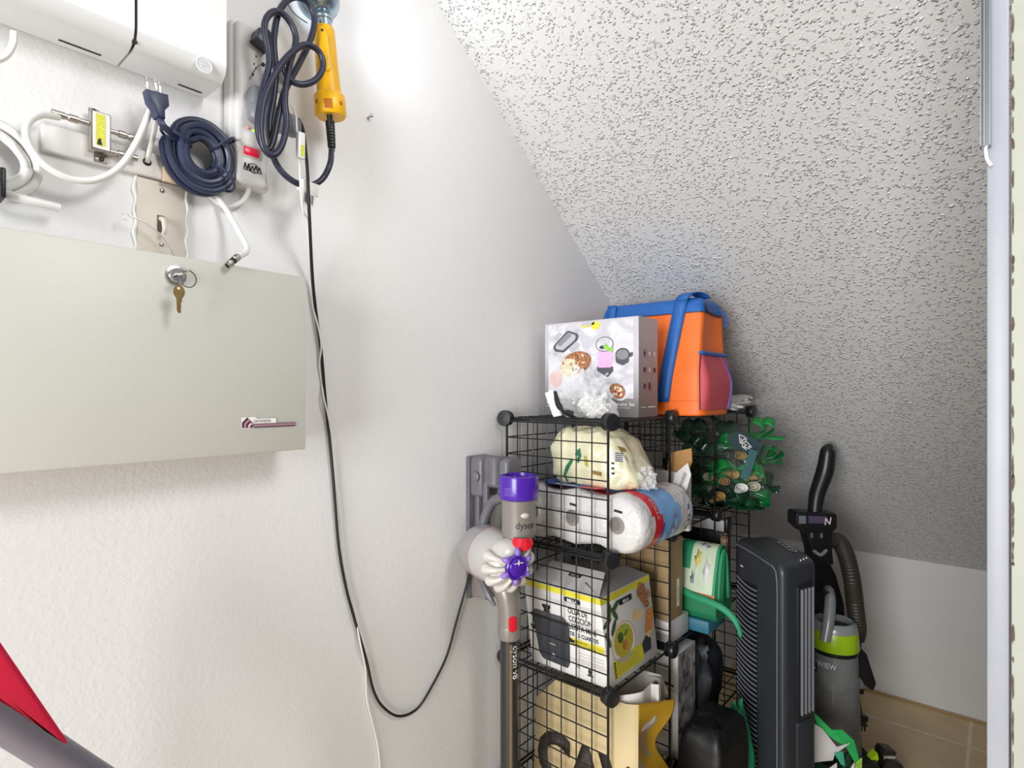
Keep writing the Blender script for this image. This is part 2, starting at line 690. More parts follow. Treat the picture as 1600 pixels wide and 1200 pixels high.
# ------------------------------------------------------------------ white rounded equipment box
M_gloss = mat('gloss_white_plastic', '#e6e8ea', 0.28, var=0.01)
M_shadeplastic = mat('warm_white_plastic', '#dcdad6', 0.4, var=0.02)
t = thing('equipment_box', 'white rounded two-cover equipment box high on the left wall', 'box', (0, 0.2, 1.776))
EB, ET = 1.776, 2.08
EX = 0.085
yg = P(213, 60, x=EX).y
yr = P(354, 60, x=EX).y
b = MB()
b.bx(0.0, 0.05, -0.12, yr - 0.012, EB + 0.004, ET, M_shadeplastic, bev=0.006)
b.build('base', t)


def cover(y0, y1, name):
    b = MB()
    r = 0.026
    ov = [(0.006, EB)]
    for k in range(9):
        a = -PI / 2 + PI / 2 * k / 8
        ov.append((EX - r + r * math.cos(a), EB + r + r * math.sin(a)))
    ov += [(EX, ET), (0.006, ET)]
    b.extr(ov, 0.0, y1 - y0, M_gloss, frame((0, y1, 0), (1, 0, 0), (0, 0, 1)), bev=0.0045, seg=3)
    return b.build(name, t)


cover(-0.13, yg - 0.002, 'cover')
cv = cover(yg + 0.002, yr, 'cover')
b = MB()
b.bx(0.01, EX - 0.006, yg - 0.003, yg + 0.003, EB + 0.006, ET - .01, M_dark)
b.build('gap_strip', t)
e = P(319, 102, x=EX)
b = MB()
FM = frame((EX, e.y, e.z), (0, 1, 0), (0, 0, 1))
R = 0.0118
b.lathe([(R, 0.0), (R, 0.0006), (R - .0004, .0009), (R - .0012, 0.0009), (R - 0.0016, 0.0002)], M_gloss, FM, 36)
b.ell(0, 0, R - .0014, R - .0014, mat('emblem_grey', '#c9ccd0', .35), FM, 0.0004)
b.line([(-0.005, -0.005), (-0.003, 0.004), (0.0, -0.001), (0.003, 0.004), (0.005, -0.005)], 0.0013, M_gloss, FM, 0.0009)
b.build('emblem', cv)
for (px0, py0, px1, py1) in ((85, 72, 148, 99), (272, 137, 305, 153)):
    b = MB()
    a_ = P(px0, py0, z=EB)
    c_ = P(px1, py1, z=EB)
    b.bx(0.018, 0.022, a_.y, c_.y, EB - 0.0006, EB + 0.001, M_dark)
    b.build('vent_slot', t)

# ------------------------------------------------------------------ painted cable board on the wall, behind the splitter
M_board = mat('painted_board', '#e3e1dd', 0.5, var=0.02)
b = MB()
p0 = P(66, 216, x=0.012)
p1 = P(300, 283, x=0.012)
b.bx(0.0, 0.012, p0.y, p1.y, 1.625, 1.662, M_board, bev=0.003)
tag(b.build('mounting_board'), 'narrow white painted board on the wall under the small splitter', 'board')
b = MB()
p = P(268, 275, x=0.016)
b.bx(0.0122, 0.020, p.y - 0.012, p.y + 0.010, p.z - 0.011, p.z + 0.011, mat('tan_wood', '#d8c1a4', .6), bev=0.001)
b.lathe([(0.0045, 0), (0.0045, 0.003), (0.003, 0.0045)], mat('blue_cap', '#2c3a86', .4), axisM((0.020, p.y - 0.002, p.z + 0.005), (1, 0, 0)), 16)
tag(b.build('anchor_block'), 'tiny tan block with a blue cap left of the coiled dark cord', 'block')

# ------------------------------------------------------------------ cable splitter
M_yel = mat('yellow_label', '#d8d83a', 0.5, var=0.12, vscale=300)
t = thing('cable_splitter', 'small silver cable splitter with a yellow label on the white board', 'splitter', (0.012, P(158, 205, x=.02).y, 1.64))
b = MB()
s0 = P(142, 232, x=0.03)
s1 = P(174, 182, x=0.03)
b.bx(0.0135, 0.03, s0.y, s1.y, s0.z, s1.z + .002, M_steel, bev=0.0015)
b.bx(0.012, 0.0145, s0.y + .001, s0.y + .014, s1.z, s1.z + 0.010, M_steel, bev=0.001)
b.bx(0.012, 0.0145, s1.y - .017, s1.y - .001, s0.z - .011, s0.z + 0.001, M_steel, bev=0.001)
b.build('body', t)
b = MB()
FM = Xface(0.03, s0.y + .002, s0.z + .003)
W_, H_ = s1.y - s0.y - .004, s1.z - s0.z - .003
b.rect(0, 0, W_, H_, M_paperw, FM, 0.0005)
b.rect(W_ * .18, H_ * .08, W_ * .72, H_ * .96, M_yel, FM, 0.0009)
b.flat([(W_ * .25, H_ * .1), (W_ * .55, H_ * .1), (W_ * .45, H_ * .3), (W_ * .3, H_ * .25)], M_ink, FM, 0.0012)
b.build('label', t)
for (yy, zz, sgn, ln) in ((s0.y, s1.z - .016, -1, 0.042), (s1.y, s1.z - .018, 1, 0.036), (s1.y, s0.z + .006, 1, 0.034)):
    b = MB()
    A = axisM((0.022, yy, zz), (0, sgn, 0))
    b.lathe([(0.0035, 0), (0.0035, ln * .3), (0.0052, ln * .3), (0.0052, ln * .55), (0.0040, ln * .58), (0.0040, ln * .64), (0.0048, ln * .66), (0.0048, ln), (0.003, ln)], M_steel, A, 12)
    b.build('connector', t)
for (yy, zz) in ((s0.y + .007, s1.z + .006), (s1.y - .008, s0.z - .006)):
    b = MB()
    b.lathe([(0.0034, 0), (0.0034, 0.002), (0.002, 0.003)], mat('dark_screw', '#4b4240', .4, metal=.6), axisM((0.0145, yy, zz), (1, 0, 0)), 12)
    b.build('screw', t)

# white coax loop from the splitter up into the box
M_coax = mat('white_cable', '#ebebe8', 0.35, var=0.02)
b = MB()
pth = [(92, 183, .022), (62, 180, .03), (42, 196, .036), (45, 226, .04), (70, 258, .042), (110, 279, .042), (150, 281, .042), (186, 262, .04), (212, 225, .038), (232, 180, .034), (243, 150, .03)]
b.tube([P(a, c_, x=d) for a, c_, d in pth], 0.0046, M_coax, 10)
tag(b.build('coax_cable'), 'white cable looping from the splitter up into the equipment box', 'cable')
# thin white cable through the hole in the board
b = MB()
b.tube([P(230, 254, x=0.013), P(234, 235, x=0.02), P(242, 200, x=0.022), P(248, 170, x=0.03), P(252, 146, x=0.03)], 0.0034, M_shadeplastic, 8)
b.lathe([(0.006, 0), (0.0045, 0.0008)], M_dark, axisM((0.0122, P(230, 253, x=.0122).y, P(230, 253, x=.0122).z), (1, 0, 0)), 16)
tag(b.build('thin_cable'), 'thin off-white cable rising from a hole in the white board', 'cable')

# coil of white cable at the far left
t = thing('cable_coil', 'thick white cable coil tied with black at the left picture edge', 'cable', (0.0, P(0, 245, x=.02).y, P(0, 245, x=.02).z - 0.05))
cc = P(-6, 246, x=0.015)
b = MB()
pts = []
for k in range(44):
    a = 2 * PI * k / 12
    rr_ = 0.049 - 0.00055 * k + 0.003 * math.sin(k * 1.3)
    pts.append(Vector((0.008 + 0.0095 * (k % 24) / 12, cc.y + rr_ * math.cos(a) * .95, cc.z + rr_ * math.sin(a))))
pts = [Vector((0.03, cc.y + 0.062, cc.z - 0.052)), Vector((0.03, cc.y + 0.025, cc.z - 0.05))] + pts[9:]
b.tube(pts, 0.0058, M_coax, 10, sub=4)
b.build('cable', t)
b = MB()
b.bx(0.005, 0.042, cc.y + 0.0, cc.y + 0.006, cc.z - 0.056, cc.z - 0.018, M_black, bev=0.002)
b.build('tie', t)
# white cable stub under the box, far left
b = MB()
b.tube([P(22, 50, x=.05), P(20, 70, x=.05), P(8, 88, x=.05), P(-12, 96, x=.05)], 0.0042, M_coax, 8)
tag(b.build('stub_cable'), 'short white cable drooping from the box at the top left edge', 'cable')

# ------------------------------------------------------------------ coiled dark power cord with its plug
M_navy = mat('navy_rubber', '#2e3550', 0.38, var=0.08)
cc = P(322, 240, x=0.045)
t = thing('coiled_power_cord', 'dark navy power cord coiled up and hanging with its plug upward', 'cord', (0.02, cc.y, cc.z - 0.062))
b = MB()
pts = []
N = 13
rnd = random.Random(5)
for k in range(N * 12):
    a = -2 * PI * k / 12 + 2.4
    turn = k / 12
    lay = int(turn) % 5
    dep = int(turn) // 5
    rr_ = 0.0265 + 0.0066 * lay + 0.002 * math.sin(turn * 2.1 + a)
    off = Vector((0.020 + 0.0095 * dep + 0.0035 * math.sin(a * 1 + turn), 0.0, 0.0))
    pts.append(Vector((off.x, cc.y + rr_ * math.cos(a) * 0.93 + .0025 * math.sin(turn), cc.z + rr_ * math.sin(a) * 1.03)))
pl = P(262, 205, x=0.055)
pts = [P(250, 185, x=.05), P(258, 200, x=.052)] + pts
b.tube(pts, 0.0051, M_navy, 9, sub=3)
b.build('coil', t)
for a in (0.7, -0.75, 2.75):
    b = MB()
    d = Vector((0, math.cos(a), math.sin(a)))
    tn = Vector((0, -d.z, d.y))
    ctr = Vector((0.031, cc.y, cc.z)) + d * 0.041
    pp = [ctr + d * (0.0215 * math.cos(q)) + Vector((0.022 * math.sin(q), 0, 0)) + tn * .003 * math.sin(q) for q in [2 * PI * i / 12 for i in range(12)]]
    b.tube(pp, 0.0022, M_navy, 6, closed=True, sub=3)
    b.build('tie', t)
b = MB()
PM = frame(P(250, 186, x=0.05), (0, 1, 0.1), (0, -0.16, 1))
sc_ = 0.00097
b.extr([(-0.006, 0.0), (0.005, 0.0), (0.0065, 0.012), (0.0135, 0.020), (0.0145, 0.036), (-0.0145, 0.036), (-0.0135, 0.020), (-0.0085, 0.012)], -0.009, 0.009, M_navy, PM, bev=0.003)
b.build('plug', t)
for (u, n_) in ((-0.0095, 0.0), (0.001, 0.003), (0.0085, -0.003)):
    b = MB()
    b.bx(u - 0.0022, u + 0.0022, 0.036, 0.056, n_ - 0.0008, n_ + 0.0008, M_chrome, PM, bev=0.0004)
    b.ell(u, 0.051, 0.0009, 0.0009, M_dark, PM, n_ + 0.0012, n=10)
    b.build('prong', t)

# ------------------------------------------------------------------ surge protector strip
M_strip = mat('strip_plastic', '#dddcdb', 0.35, var=0.01)
M_adapt = mat('grey_adapter', '#7a7a82', 0.4)
M_adapt_l = mat('light_adapter', '#d5d5d6', 0.4)
M_charc = mat('charcoal_plug', '#3c3f4c', 0.4)
SX = 0.040
sy0, sy1 = P(370, 240, x=SX).y, P(421, 240, x=SX).y
sz0, sz1 = 1.646, 1.915
t = thing('surge_protector', 'upright white surge protector strip with a red switch on the wall', 'power strip', (0, (sy0 + sy1) / 2, sz0))
b = MB()
b.bx(0.0, SX - 0.012, sy0 - 0.006, sy1 + 0.008, sz0 - 0.002, sz1, M_strip, bev=0.008, seg=3)
b.bx(SX - 0.024, SX, sy0, sy1, sz0, sz1 - 0.004, M_strip, bev=0.008, seg=3)
FM = Xface(SX, 0, 0)
lg = P(395, 263, x=SX)
FL = frame((SX, lg.y, lg.z), (0, 1, 0), (0, 0, 1))
b.line([(-0.015, -0.005), (-0.013, 0.006), (-0.010, -0.005), (-0.007, 0.006), (-0.004, -0.006), (-0.001, 0.004), (0.002, -0.004), (0.005, 0.005), (0.008, -0.004), (0.011, 0.004), (0.014, -0.005)], 0.0019, M_ink, FL, 0.0004)
b.line([(0.0085 * math.cos(a) + .001, 0.0075 * math.sin(a)) for a in [2 * PI * i / 20 for i in range(21)]], 0.0011, M_ink, FL, 0.0006)
b.line([(-0.0155, -.0058), (0.0155, -.0058)], 0.0012, M_ink, FL, 0.0005)
for q in ((396, 117), (400, 88), (397, 100)):
    h_ = P(q[0], q[1], x=SX)
    b.ell(h_.y, h_.z, 0.0012, 0.0018, M_dark, FM, 0.0005, n=12)
b.build('housing', t)
b = MB()
sw = P(392, 238, x=SX)
b.bx(SX - .001, SX + 0.0015, sw.y - 0.0165, sw.y + 0.0165, sw.z - 0.0105, sw.z + 0.0105, mat('switch_frame', '#c9c3bd', .4), bev=.001)
b.bx(SX, SX + 0.004, sw.y - 0.013, sw.y + 0.013, sw.z - 0.007, sw.z + 0.007, mat('red_switch', '#d3163f', .25, emit=0.25), bev=.002)
b.build('switch', t)
for (px, py, cl) in ((396, 192, '#b8f23c'), (396, 204, '#b8f23c'), (387, 200, '#ff7a90')):
    h_ = P(px, py, x=SX)
    b = MB()
    b.lathe([(0.0024, -0.001), (0.0024, 0.0006), (0.0014, 0.0018), (0, 0.002)], mat('led_' + cl[1:], cl, .3, emit=0.6), axisM((SX, h_.y, h_.z), (1, 0, 0)), 12)
    b.build('led', t)
# power lead of the strip
b = MB()
b.tube([P(388, 284, x=.02), P(388, 298, x=.018), P(378, 315, x=.012), P(355, 323, x=.010), P(335, 312, x=.008), P(318, 296, x=.01)], 0.0045, M_coax, 9)
b.build('lead', t)

# dark flat plug in the top socket
p = P(403, 66, x=SX)
t = thing('power_plug', 'dark angular plug in the top socket of the surge protector', 'plug', (SX, p.y, p.z - .015))
b = MB()
PM = frame((SX, p.y, p.z), (0, .9, -.25), (0, .25, .9))
b.extr([(-0.012, -0.010), (0.014, -0.013), (0.016, 0.010), (0.002, 0.016), (-0.012, 0.008)], 0.0, 0.026, M_charc, PM, bev=0.003)
b.build('plug_body', t)
# white charger block
p = P(428, 132, x=SX)
t = thing('charger_block', 'small white charger block plugged in above the grey adapter', 'charger', (SX, p.y, p.z - .014))
b = MB()
b.bx(SX, SX + 0.035, p.y - 0.016, p.y + 0.014, p.z - 0.014, p.z + 0.014, M_adapt_l, bev=0.004)
b.build('block', t)
# grey charger adapter
p = P(400, 172, x=SX)
t = thing('power_adapter', 'rounded grey power adapter plugged into the lower surge protector socket', 'adapter', (SX, p.y, p.z - .02))
b = MB()
b.bx(SX, SX + 0.030, p.y - 0.020, p.y + 0.024, p.z - 0.014, p.z + 0.030, M_adapt, bev=0.010, seg=3)
b.bx(SX + 0.004, SX + 0.032, p.y - 0.022, p.y + 0.070, p.z - 0.032, p.z + 0.006, M_adapt, bev=0.013, seg=3)
b.build('body', t)
adapter_p = p

# ------------------------------------------------------------------ yellow work light with its bundled cord
M_ylw = mat('yellow_plastic', '#f2b705', 0.35, var=0.02)
M_orange_dk = mat('orange_recess', '#b8680a', 0.5)
M_blackcord = mat('black_cord', '#22253a', 0.38, var=0.08)
M_refl = mat('reflector_metal', '#9fb3c2', 0.25, metal=0.9)
wl = 0.066
a0 = P(506, 44, x=wl)
a1 = P(517, 180, x=wl)
ax = (a0 - a1).normalized()
t = thing('work_light', 'yellow handled work light hanging on the wall with a looped black cord', 'work light', (wl, a1.y, a1.z - .02))
L_ = (a0 - a1).length
b = MB()
A = axisM(a1, ax)
b.lathe([(0.0215, 0.034), (0.0215, 0.036), (0.0205, 0.06), (0.0195, L_ * .6), (0.0185, L_ - .006), (0.0165, L_)], M_ylw, A, 28)
b.build('handle', t)
# raised grip plate
b = MB()
gp = P(508, 90, x=wl)
GM = frame(gp + Vector((0.0165, -0.010, 0)), Vector((0.55, 0.83, 0)), ax)
b.extr([(-0.009, -0.028), (0.004, -0.034), (0.008, -0.028), (0.008, 0.030), (0.002, 0.040), (-0.009, 0.044)], -0.004, 0.0045, M_ylw, frame(gp + Vector((0.0150, -0.0105, 0)), Vector((0.55, 0.83, 0)), ax), bev=0.002)
for dz in (0.034, -0.016):
    b.lathe([(0.0023, 0), (0.0023, 0.0012)], M_dark, axisM(gp + Vector((0.0180, -0.0135, 0)) + ax * dz, (0.83, -0.55, 0)), 12)
b.build('grip_plate', t)
b = MB()
b.lathe([(0.0, -0.004), (0.0245, -0.004), (0.0275, 0.0), (0.0275, 0.030), (0.0255, 0.034), (0.021, 0.036)], M_ylw, A, 32)
hd = Vector((0.83, -0.56, 0)).normalized()
for dv in (-0.95, 0.75):
    d = (hd * math.cos(dv) + Vector((0.56, 0.83, 0)) * math.sin(dv)).normalized()
    b.lathe([(0.0038, 0), (0.0038, 0.001)], M_orange_dk, axisM(a1 + ax * 0.014 + d * 0.0272, d), 14)
d = (hd * math.cos(-.1) + Vector((0.56, 0.83, 0)) * math.sin(-.1)).normalized()
b.box((0, 0, 0), (0.013, 0.016, 0.002), M_orange_dk, frame(a1 + ax * 0.008 + d * 0.0272, d.cross(ax), ax))
b.build('end_cap', t)
b = MB()
b.lathe([(0.0145, L_ - 0.002), (0.0145, L_ + 0.012), (0.0165, L_ + 0.013), (0.0165, L_ + 0.018), (0.0145, L_ + 0.02), (0.013, L_ + 0.028)], M_refl, A, 24)
b.build('socket', t)
rc = P(500, 4, x=wl - .012)
b = MB()
RM = axisM(rc + Vector((0.018, -.012, 0.006)), (-0.85, 0.45, 0.28))
b.lathe([(0.0, -0.022), (0.014, -0.021), (0.026, -0.014), (0.034, 0.0), (0.037, 0.02), (0.0385, 0.045), (0.0375, 0.045), (0.035, 0.02), (0.031, 0.0), (0.022, -0.011), (0.0, -0.018)], M_refl, RM, 36)
b.build('reflector', t)
b = MB()
M_bulb = mat('lit_bulb', '#f4faff', 0.3, emit=6.0)
bc = RM @ Vector((0, 0, 0.012))
b.ball(bc, (0.017, 0.017, 0.02), M_bulb)
b.build('bulb', t)
b = MB()
b.tube([P(448, -8, x=.09), P(452, 10, x=.09), P(463, 24, x=.09), P(480, 36, x=.09)], 0.0009, mat('thin_wire', '#5a5a5e', .4, metal=.8), 6)
b.build('hook_wire', t)
b = MB()
for k in range(9):
    f0 = k / 9
    c0 = P(515.5 + 3.0 * f0, 190 + 42 * f0, x=wl)
    c1 = P(515.5 + 3.0 * (f0 + .075), 190 + 42 * (f0 + .075), x=wl)
    r_ = 0.0084 - 0.0012 * f0
    b.tube([c0, c1], [r_, r_], M_black, 10, sub=1)
b.tube([P(514, 164, x=wl + .012), P(515, 182, x=wl + .006), P(517, 210, x=wl), P(519, 236, x=wl)], 0.005, M_black, 10)
b.build('strain_relief', t)
# the cord
b = MB()
x1, x2, x3 = 0.082, 0.0935, 0.105
pth = [(518, 232, wl), (516, 255, .082), (505, 278, .078), (488, 289, .076), (468, 288, .076), (447, 275, .075), (432, 256, .074), (424, 232, x1), (421, 192, x1), (428, 150, x1), (431, 110, x1), (428, 60, x1), (437, 16, x1), (458, -4, x1), (480, 3, x1), (491, 28, x1), (486, 60, x1 + .002), (466, 102, x1 + .004), (446, 140, x2), (436, 176, x2), (428, 215, x2),
       (420, 234, x2), (408, 222, x2), (403, 192, x2), (410, 143, x2), (421, 95, x2), (413, 42, x2), (424, 20, x2), (441, 21, x2), (457, 41, x2), (462, 66, x2), (452, 104, x2 + .004), (445, 154, x3 - .003), (448, 192, x3 - .002), (440, 228, x3), (426, 243, x3), (412, 230, x3), (407, 198, x3), (413, 154, x3), (432, 112, x3), (455, 83, x3), (477, 70, x3), (498, 80, x3), (505, 103, x3), (494, 124, x3 - .001),
       (472, 132, x3 - .004), (452, 124, x3 - .010), (444, 106, x3 - .012)]
b.tube([P(a, c_, x=d) for a, c_, d in pth], 0.0052, M_blackcord, 10, sub=5)
b.build('cord', t)
b = MB()
tg = P(481, 294, x=.076)
b.extr([(-0.016, -0.005), (0.016, -0.012), (0.018, 0.009), (-0.016, 0.011)], -0.0075, 0.0075, M_paperw, frame(tg, (0, 1, 0), (0, 0, 1)), bev=0.002)
TM = frame(P(481, 309, x=.0845), (0, 1, -.1), (0, .1, 1))
b.flat([(-0.013, 0.012), (0.014, 0.010), (0.011, -0.013), (-0.009, -0.012)], M_paperw, TM, 0)
for k in range(9):
    u = -0.008 + k * 0.0021
    b.rect(u, -0.009, u + (0.0011 if k % 3 else 0.0006), 0.007, M_ink, TM, 0.0005)
b.build('cord_tag', t)

# ------------------------------------------------------------------ bead chain on the strip
b = MB()
b.tube([P(390, 124, x=SX + .004), P(396, 114, x=SX + .006), P(402, 104, x=SX + .008), P(411, 101, x=SX + .012), P(423, 103, x=SX + .03)], 0.0006, mat('dark_wire', '#4a4640', .35, metal=.9), 6)
for (q, r_) in (((411, 101, .012), .0033), ((395, 116, .006), .0018), ((400, 106, .008), .0014)):
    b.ball(P(q[0], q[1], x=SX + q[2]), (r_, r_, r_), M_black, nu=10, nv=8)
tag(b.build('bead_chain'), 'short dark wire with a black bead beside the looped cord', 'chain')

# ------------------------------------------------------------------ old switch plate
M_plate = mat('beige_plate', '#d3cbbd', 0.45, var=0.03)
t = thing('switch_plate', 'beige painted light switch plate above the grey cabinet', 'light switch', (0, P(250, 340, x=0).y, 1.49))
s0 = P(212, 395, x=0.006)
s1 = P(292, 290, x=0.006)
b = MB()
zb_ = 1.478
zt_ = P(250, 283, x=0.006).z
b.bx(0.0, 0.006, s0.y, s1.y, zb_, zt_, M_plate, bev=0.003)
b.build('plate', t)
b = MB()
for yy in (s0.y, s1.y):
    pts = [Vector((0.004, yy + 0.0016 * math.sin(i * 1.9), zb_ + (zt_ - zb_) * i / 14)) for i in range(15)]
    b.tube(pts, [0.0018, 0.003, 0.0016, 0.0034, 0.0022, 0.0016, 0.003, 0.002], M_board, 8, sub=3)
b.build('paint_edge', t)
tg = P(251, 350, x=0.006)
b = MB()
b.bx(0.0055, 0.0068, tg.y - 0.005, tg.y + 0.005, tg.z - 0.013, tg.z + 0.013, mat('plate_slot', '#6e6458', .6))
b.build('slot', t)
b = MB()
b.tube([(0.006, tg.y, tg.z + .008), (0.016, tg.y + .001, tg.z + .004), (0.020, tg.y + .001, tg.z - .010), (0.018, tg.y, tg.z - .018)], [0.0035, 0.004, 0.0035, 0.003], M_plate, 8)
b.build('toggle', t)
for q in ((253, 298), (252, 382)):
    h_ = P(q[0], q[1], x=0.006)
    b = MB()
    b.lathe([(0.0034, 0), (0.0034, 0.001), (0.0022, 0.0018)], M_steel, axisM((0.006, h_.y, h_.z), (1, 0, 0)), 14)
    b.build('screw', t)

# wire hook
b = MB()
pth = [(199, 344), (194, 341), (193, 336), (199, 333), (205, 339), (215, 342), (232, 351), (250, 366), (262, 380), (271, 396), (276, 408)]
b.tube([P(a, c_, x=0.026) for a, c_ in pth], 0.0011, M_steel, 6, sub=5)
tag(b.build('wire_hook'), 'thin bent metal wire hook in front of the light switch', 'wire')

# loose coax with connector on the cabinet
t = thing('coax_lead', 'short white coax lead with a metal connector lying on the grey cabinet', 'cable', (0.05, P(370, 400, x=.06).y, 1.496))
b = MB()
pth = [(322, 292, .012), (338, 306, .012), (352, 325, .020), (366, 348, .035), (378, 370, .055), (386, 386, .072), (384, 395, .085), (372, 401, .098)]
pts = [P(a, c_, x=d) for a, c_, d in pth]
b.tube(pts, 0.0044, M_coax, 10)
b.build('cable', t)
b = MB()
c0 = pts[-1]
c1 = P(345, 424, x=0.106)
b.lathe([(0.0050, 0), (0.0056, 0.001), (0.0056, 0.009), (0.0050, 0.0095)], M_steel, axisM(c0, c1 - c0), 16)
b.lathe([(0.0050, 0.0095), (0.0050, 0.016)], M_black, axisM(c0, c1 - c0), 16)
b.lathe([(0.0050, 0.016), (0.0056, 0.0165), (0.0056, 0.020), (0.0048, 0.0205), (0.0048, 0.026), (0.0035, 0.026), (0.0035, 0.018)], M_steel, axisM(c0, c1 - c0), 16)
b.build('connector', t)

# screw in the wall
b = MB()
h_ = P(575, 184, x=0)
b.lathe([(0.0022, 0), (0.0022, 0.010), (0.004, 0.010), (0.0042, 0.012), (0.002, 0.0135)], M_steel, axisM((0, h_.y, h_.z), (1, 0, 0.1)), 12)
tag(b.build('wall_screw'), 'single small screw in the wall right of the work light', 'screw')

# ------------------------------------------------------------------ charging cables down the wall
M_thinblk = mat('thin_black_cable', '#1d1f22', 0.4)
b = MB()
pth = [(466, 186, .068), (474, 205, .066), (480, 260, .088), (483, 330, .085), (488, 430, .02), (494, 490, .008), (502, 550, .008), (508, 620, .008), (518, 720, .008), (523, 780, .008), (530, 860, .008), (541, 920, .008), (556, 975, .008), (572, 1030, .008), (584, 1080, .008), (600, 1106, .008), (624, 1119, .008), (652, 1107, .008), (676, 1070, .008), (698, 1025, .008), (712, 975, .008), (726, 925, .010), (733, 898, .02), (735, 884, .03)]
b.tube([P(a, c_, x=d) for a, c_, d in pth], 0.0029, M_thinblk, 8, sub=6)
tag(b.build('charging_cable'), 'long black cable drooping down the wall to the stick vacuum dock', 'cable')
t = thing('white_cable', 'thin white cable twisted along the black one down the wall', 'cable', (0.005, P(480, 400, x=.005).y, 0.4))
b = MB()
pth = [(455, 164, .08), (462, 180, .084), (464, 205, .086), (468, 255, .090), (470, 300, .09), (474, 330, .08), (481, 350, .06), (484, 420, .02), (488, 475, .008), (497, 510, .0145), (502, 540, .0145), (499, 570, .006), (503, 600, .005), (506, 622, .0145), (514, 655, .0145), (518, 690, .006), (522, 740, .004), (529, 800, .004), (536, 880, .004), (552, 950, .004), (563, 1005, .0135), (571, 1045, .004), (573, 1090, .004), (582, 1130, .004), (590, 1165, .004), (594, 1215, .004)]
we = P(594, 1215, x=.004)
b.tube([P(a, c_, x=d) for a, c_, d in pth] + [Vector((.005, we.y + .01, .25)), Vector((.008, we.y + .015, .03)), Vector((.03, we.y + .03, .0018))], 0.0016, M_coax, 6, sub=6)
b.build('cable', t)
b = MB()
q = P(469, 228, x=.092)
b.bx(q.x - .004, q.x + .006, q.y - 0.0065, q.y + 0.0065, q.z - 0.022, q.z + 0.022, M_white, bev=0.002)
b.rect(-0.002, -0.018, 0.0045, 0.000, M_yel, frame((q.x + .006, q.y, q.z), (0, 1, 0), (0, 0, 1)), 0.0005)
b.build('inline_adapter', t)
#@@END1
#@@SECTION_STICKVAC
def roundpoly(pts, r, n=6):
    out = []
    N = len(pts)
    rs = r if isinstance(r, (list, tuple)) else [r] * N
    for i in range(N):
        p, a, c = Vector(pts[i][:2]), Vector(pts[i - 1][:2]), Vector(pts[(i + 1) % N][:2])
        d1, d2 = (a - p).normalized(), (c - p).normalized()
        ang = d1.angle(d2)
        t = min(rs[i] / math.tan(ang / 2), (a - p).length * .49, (c - p).length * .49)
        q1, q2 = p + d1 * t, p + d2 * t
        for k in range(n + 1):
            s = k / n
            out.append(tuple(q1 * (1 - s) ** 2 + p * 2 * s * (1 - s) + q2 * s * s))
    return out


def text_on(b, s, m, size, fn, sx=1.0, align='CENTER', bold=0.0, shear=0.0):
    """lettering laid on a curved surface: fn(u, v) gives the point"""
    t = MB()
    t.text(s, Matrix.Identity(4), size, m, 0.0, sx, align, bold, shear)
    o = len(b.v)
    sl = b.slot(m)
    for p in t.v:
        b.v.append(Vector(fn(p.x, p.y)))
    for f in t.f:
        b.f.append([i + o for i in f])
        b.fm.append(sl)
        b.fs.append(False)


M_dock = mat('dock_grey', '#66646a', 0.4, var=0.03)
M_dysgrey = mat('vacuum_grey', '#8b8580', 0.32, metal=0.25, var=0.02)
M_silver = mat('silver_grey', '#a5a3a4', 0.28, metal=0.35, var=0.02)
M_purple = mat('purple_plastic', '#4a1f9e', 0.2, var=0.04)
M_lilac = mat('lilac_plastic', '#8f6fc4', 0.25)
M_red = mat('red_plastic', '#d5152c', 0.28)
M_cyc = mat('cyclone_white', '#cfcac4', 0.28, metal=0.15)
M_binclear = mat('smoky_bin', '#b4b0ae', 0.18, var=0.03)
M_wand = mat('wand_metal', '#4a4848', 0.28, metal=0.7)
M_wandlt = mat('wand_light', '#8e7f70', 0.28, metal=0.7)

t = thing('wall_dock', 'grey wall dock holding the stick vacuum beside the wire shelf', 'dock', (0, 1.02, .80))
b = MB()
b.bx(0.0, 0.012, 0.985, 1.052, 0.803, 1.146, M_dock, bev=0.003)
b.bx(0.012, 0.030, 1.000, 1.040, 0.86, 1.10, M_dock, bev=0.006)
b.build('back_plate', t)
b = MB()
b.bx(0.010, 0.052, 0.986, 1.050, 1.05, 1.146, M_dock, bev=0.010, seg=3)
b.bx(0.048, 0.128, 0.992, 1.048, 1.075, 1.147, M_dock, bev=0.010, seg=3)
b.lathe([(0.016, 0), (0.017, 0.05), (0.019, 0.062)], M_dock, Matrix.Translation((0.088, 0.996, 1.086)), 20)
b.bx(0.050, 0.066, 0.990, 1.004, 0.92, 1.09, M_dock, bev=0.005)
b.build('arm', t)
b = MB()
b.lathe([(0.012, 0), (0.012, 0.006), (0.009, 0.008)], M_dock, axisM((0.035, 0.986, 1.10), (0, -1, 0)), 20)
b.build('pivot', t)
b = MB()
b.bx(0.006, 0.058, 0.993, 1.042, 0.806, 0.885, M_dysgrey, bev=0.006)
b.build('charging_foot', t)

t = thing('stick_vacuum', 'grey and purple cordless stick vacuum hanging in the wall dock', 'vacuum cleaner', (0.14, 0.985, 0.0))
vc = Vector((0.178, 0.972, 0))
b = MB()
b.lathe([(0.0365, 0.985), (0.0378, 1.0), (0.0378, 1.068), (0.040, 1.078)], M_dysgrey, Matrix.Translation(vc), 36)
ca = math.atan2(-0.972, 0.812)


def cylmap(r, zc, ang0):
    return lambda u, v: (vc.x + r * math.cos(ang0 + u / r), vc.y + r * math.sin(ang0 + u / r), zc + v)


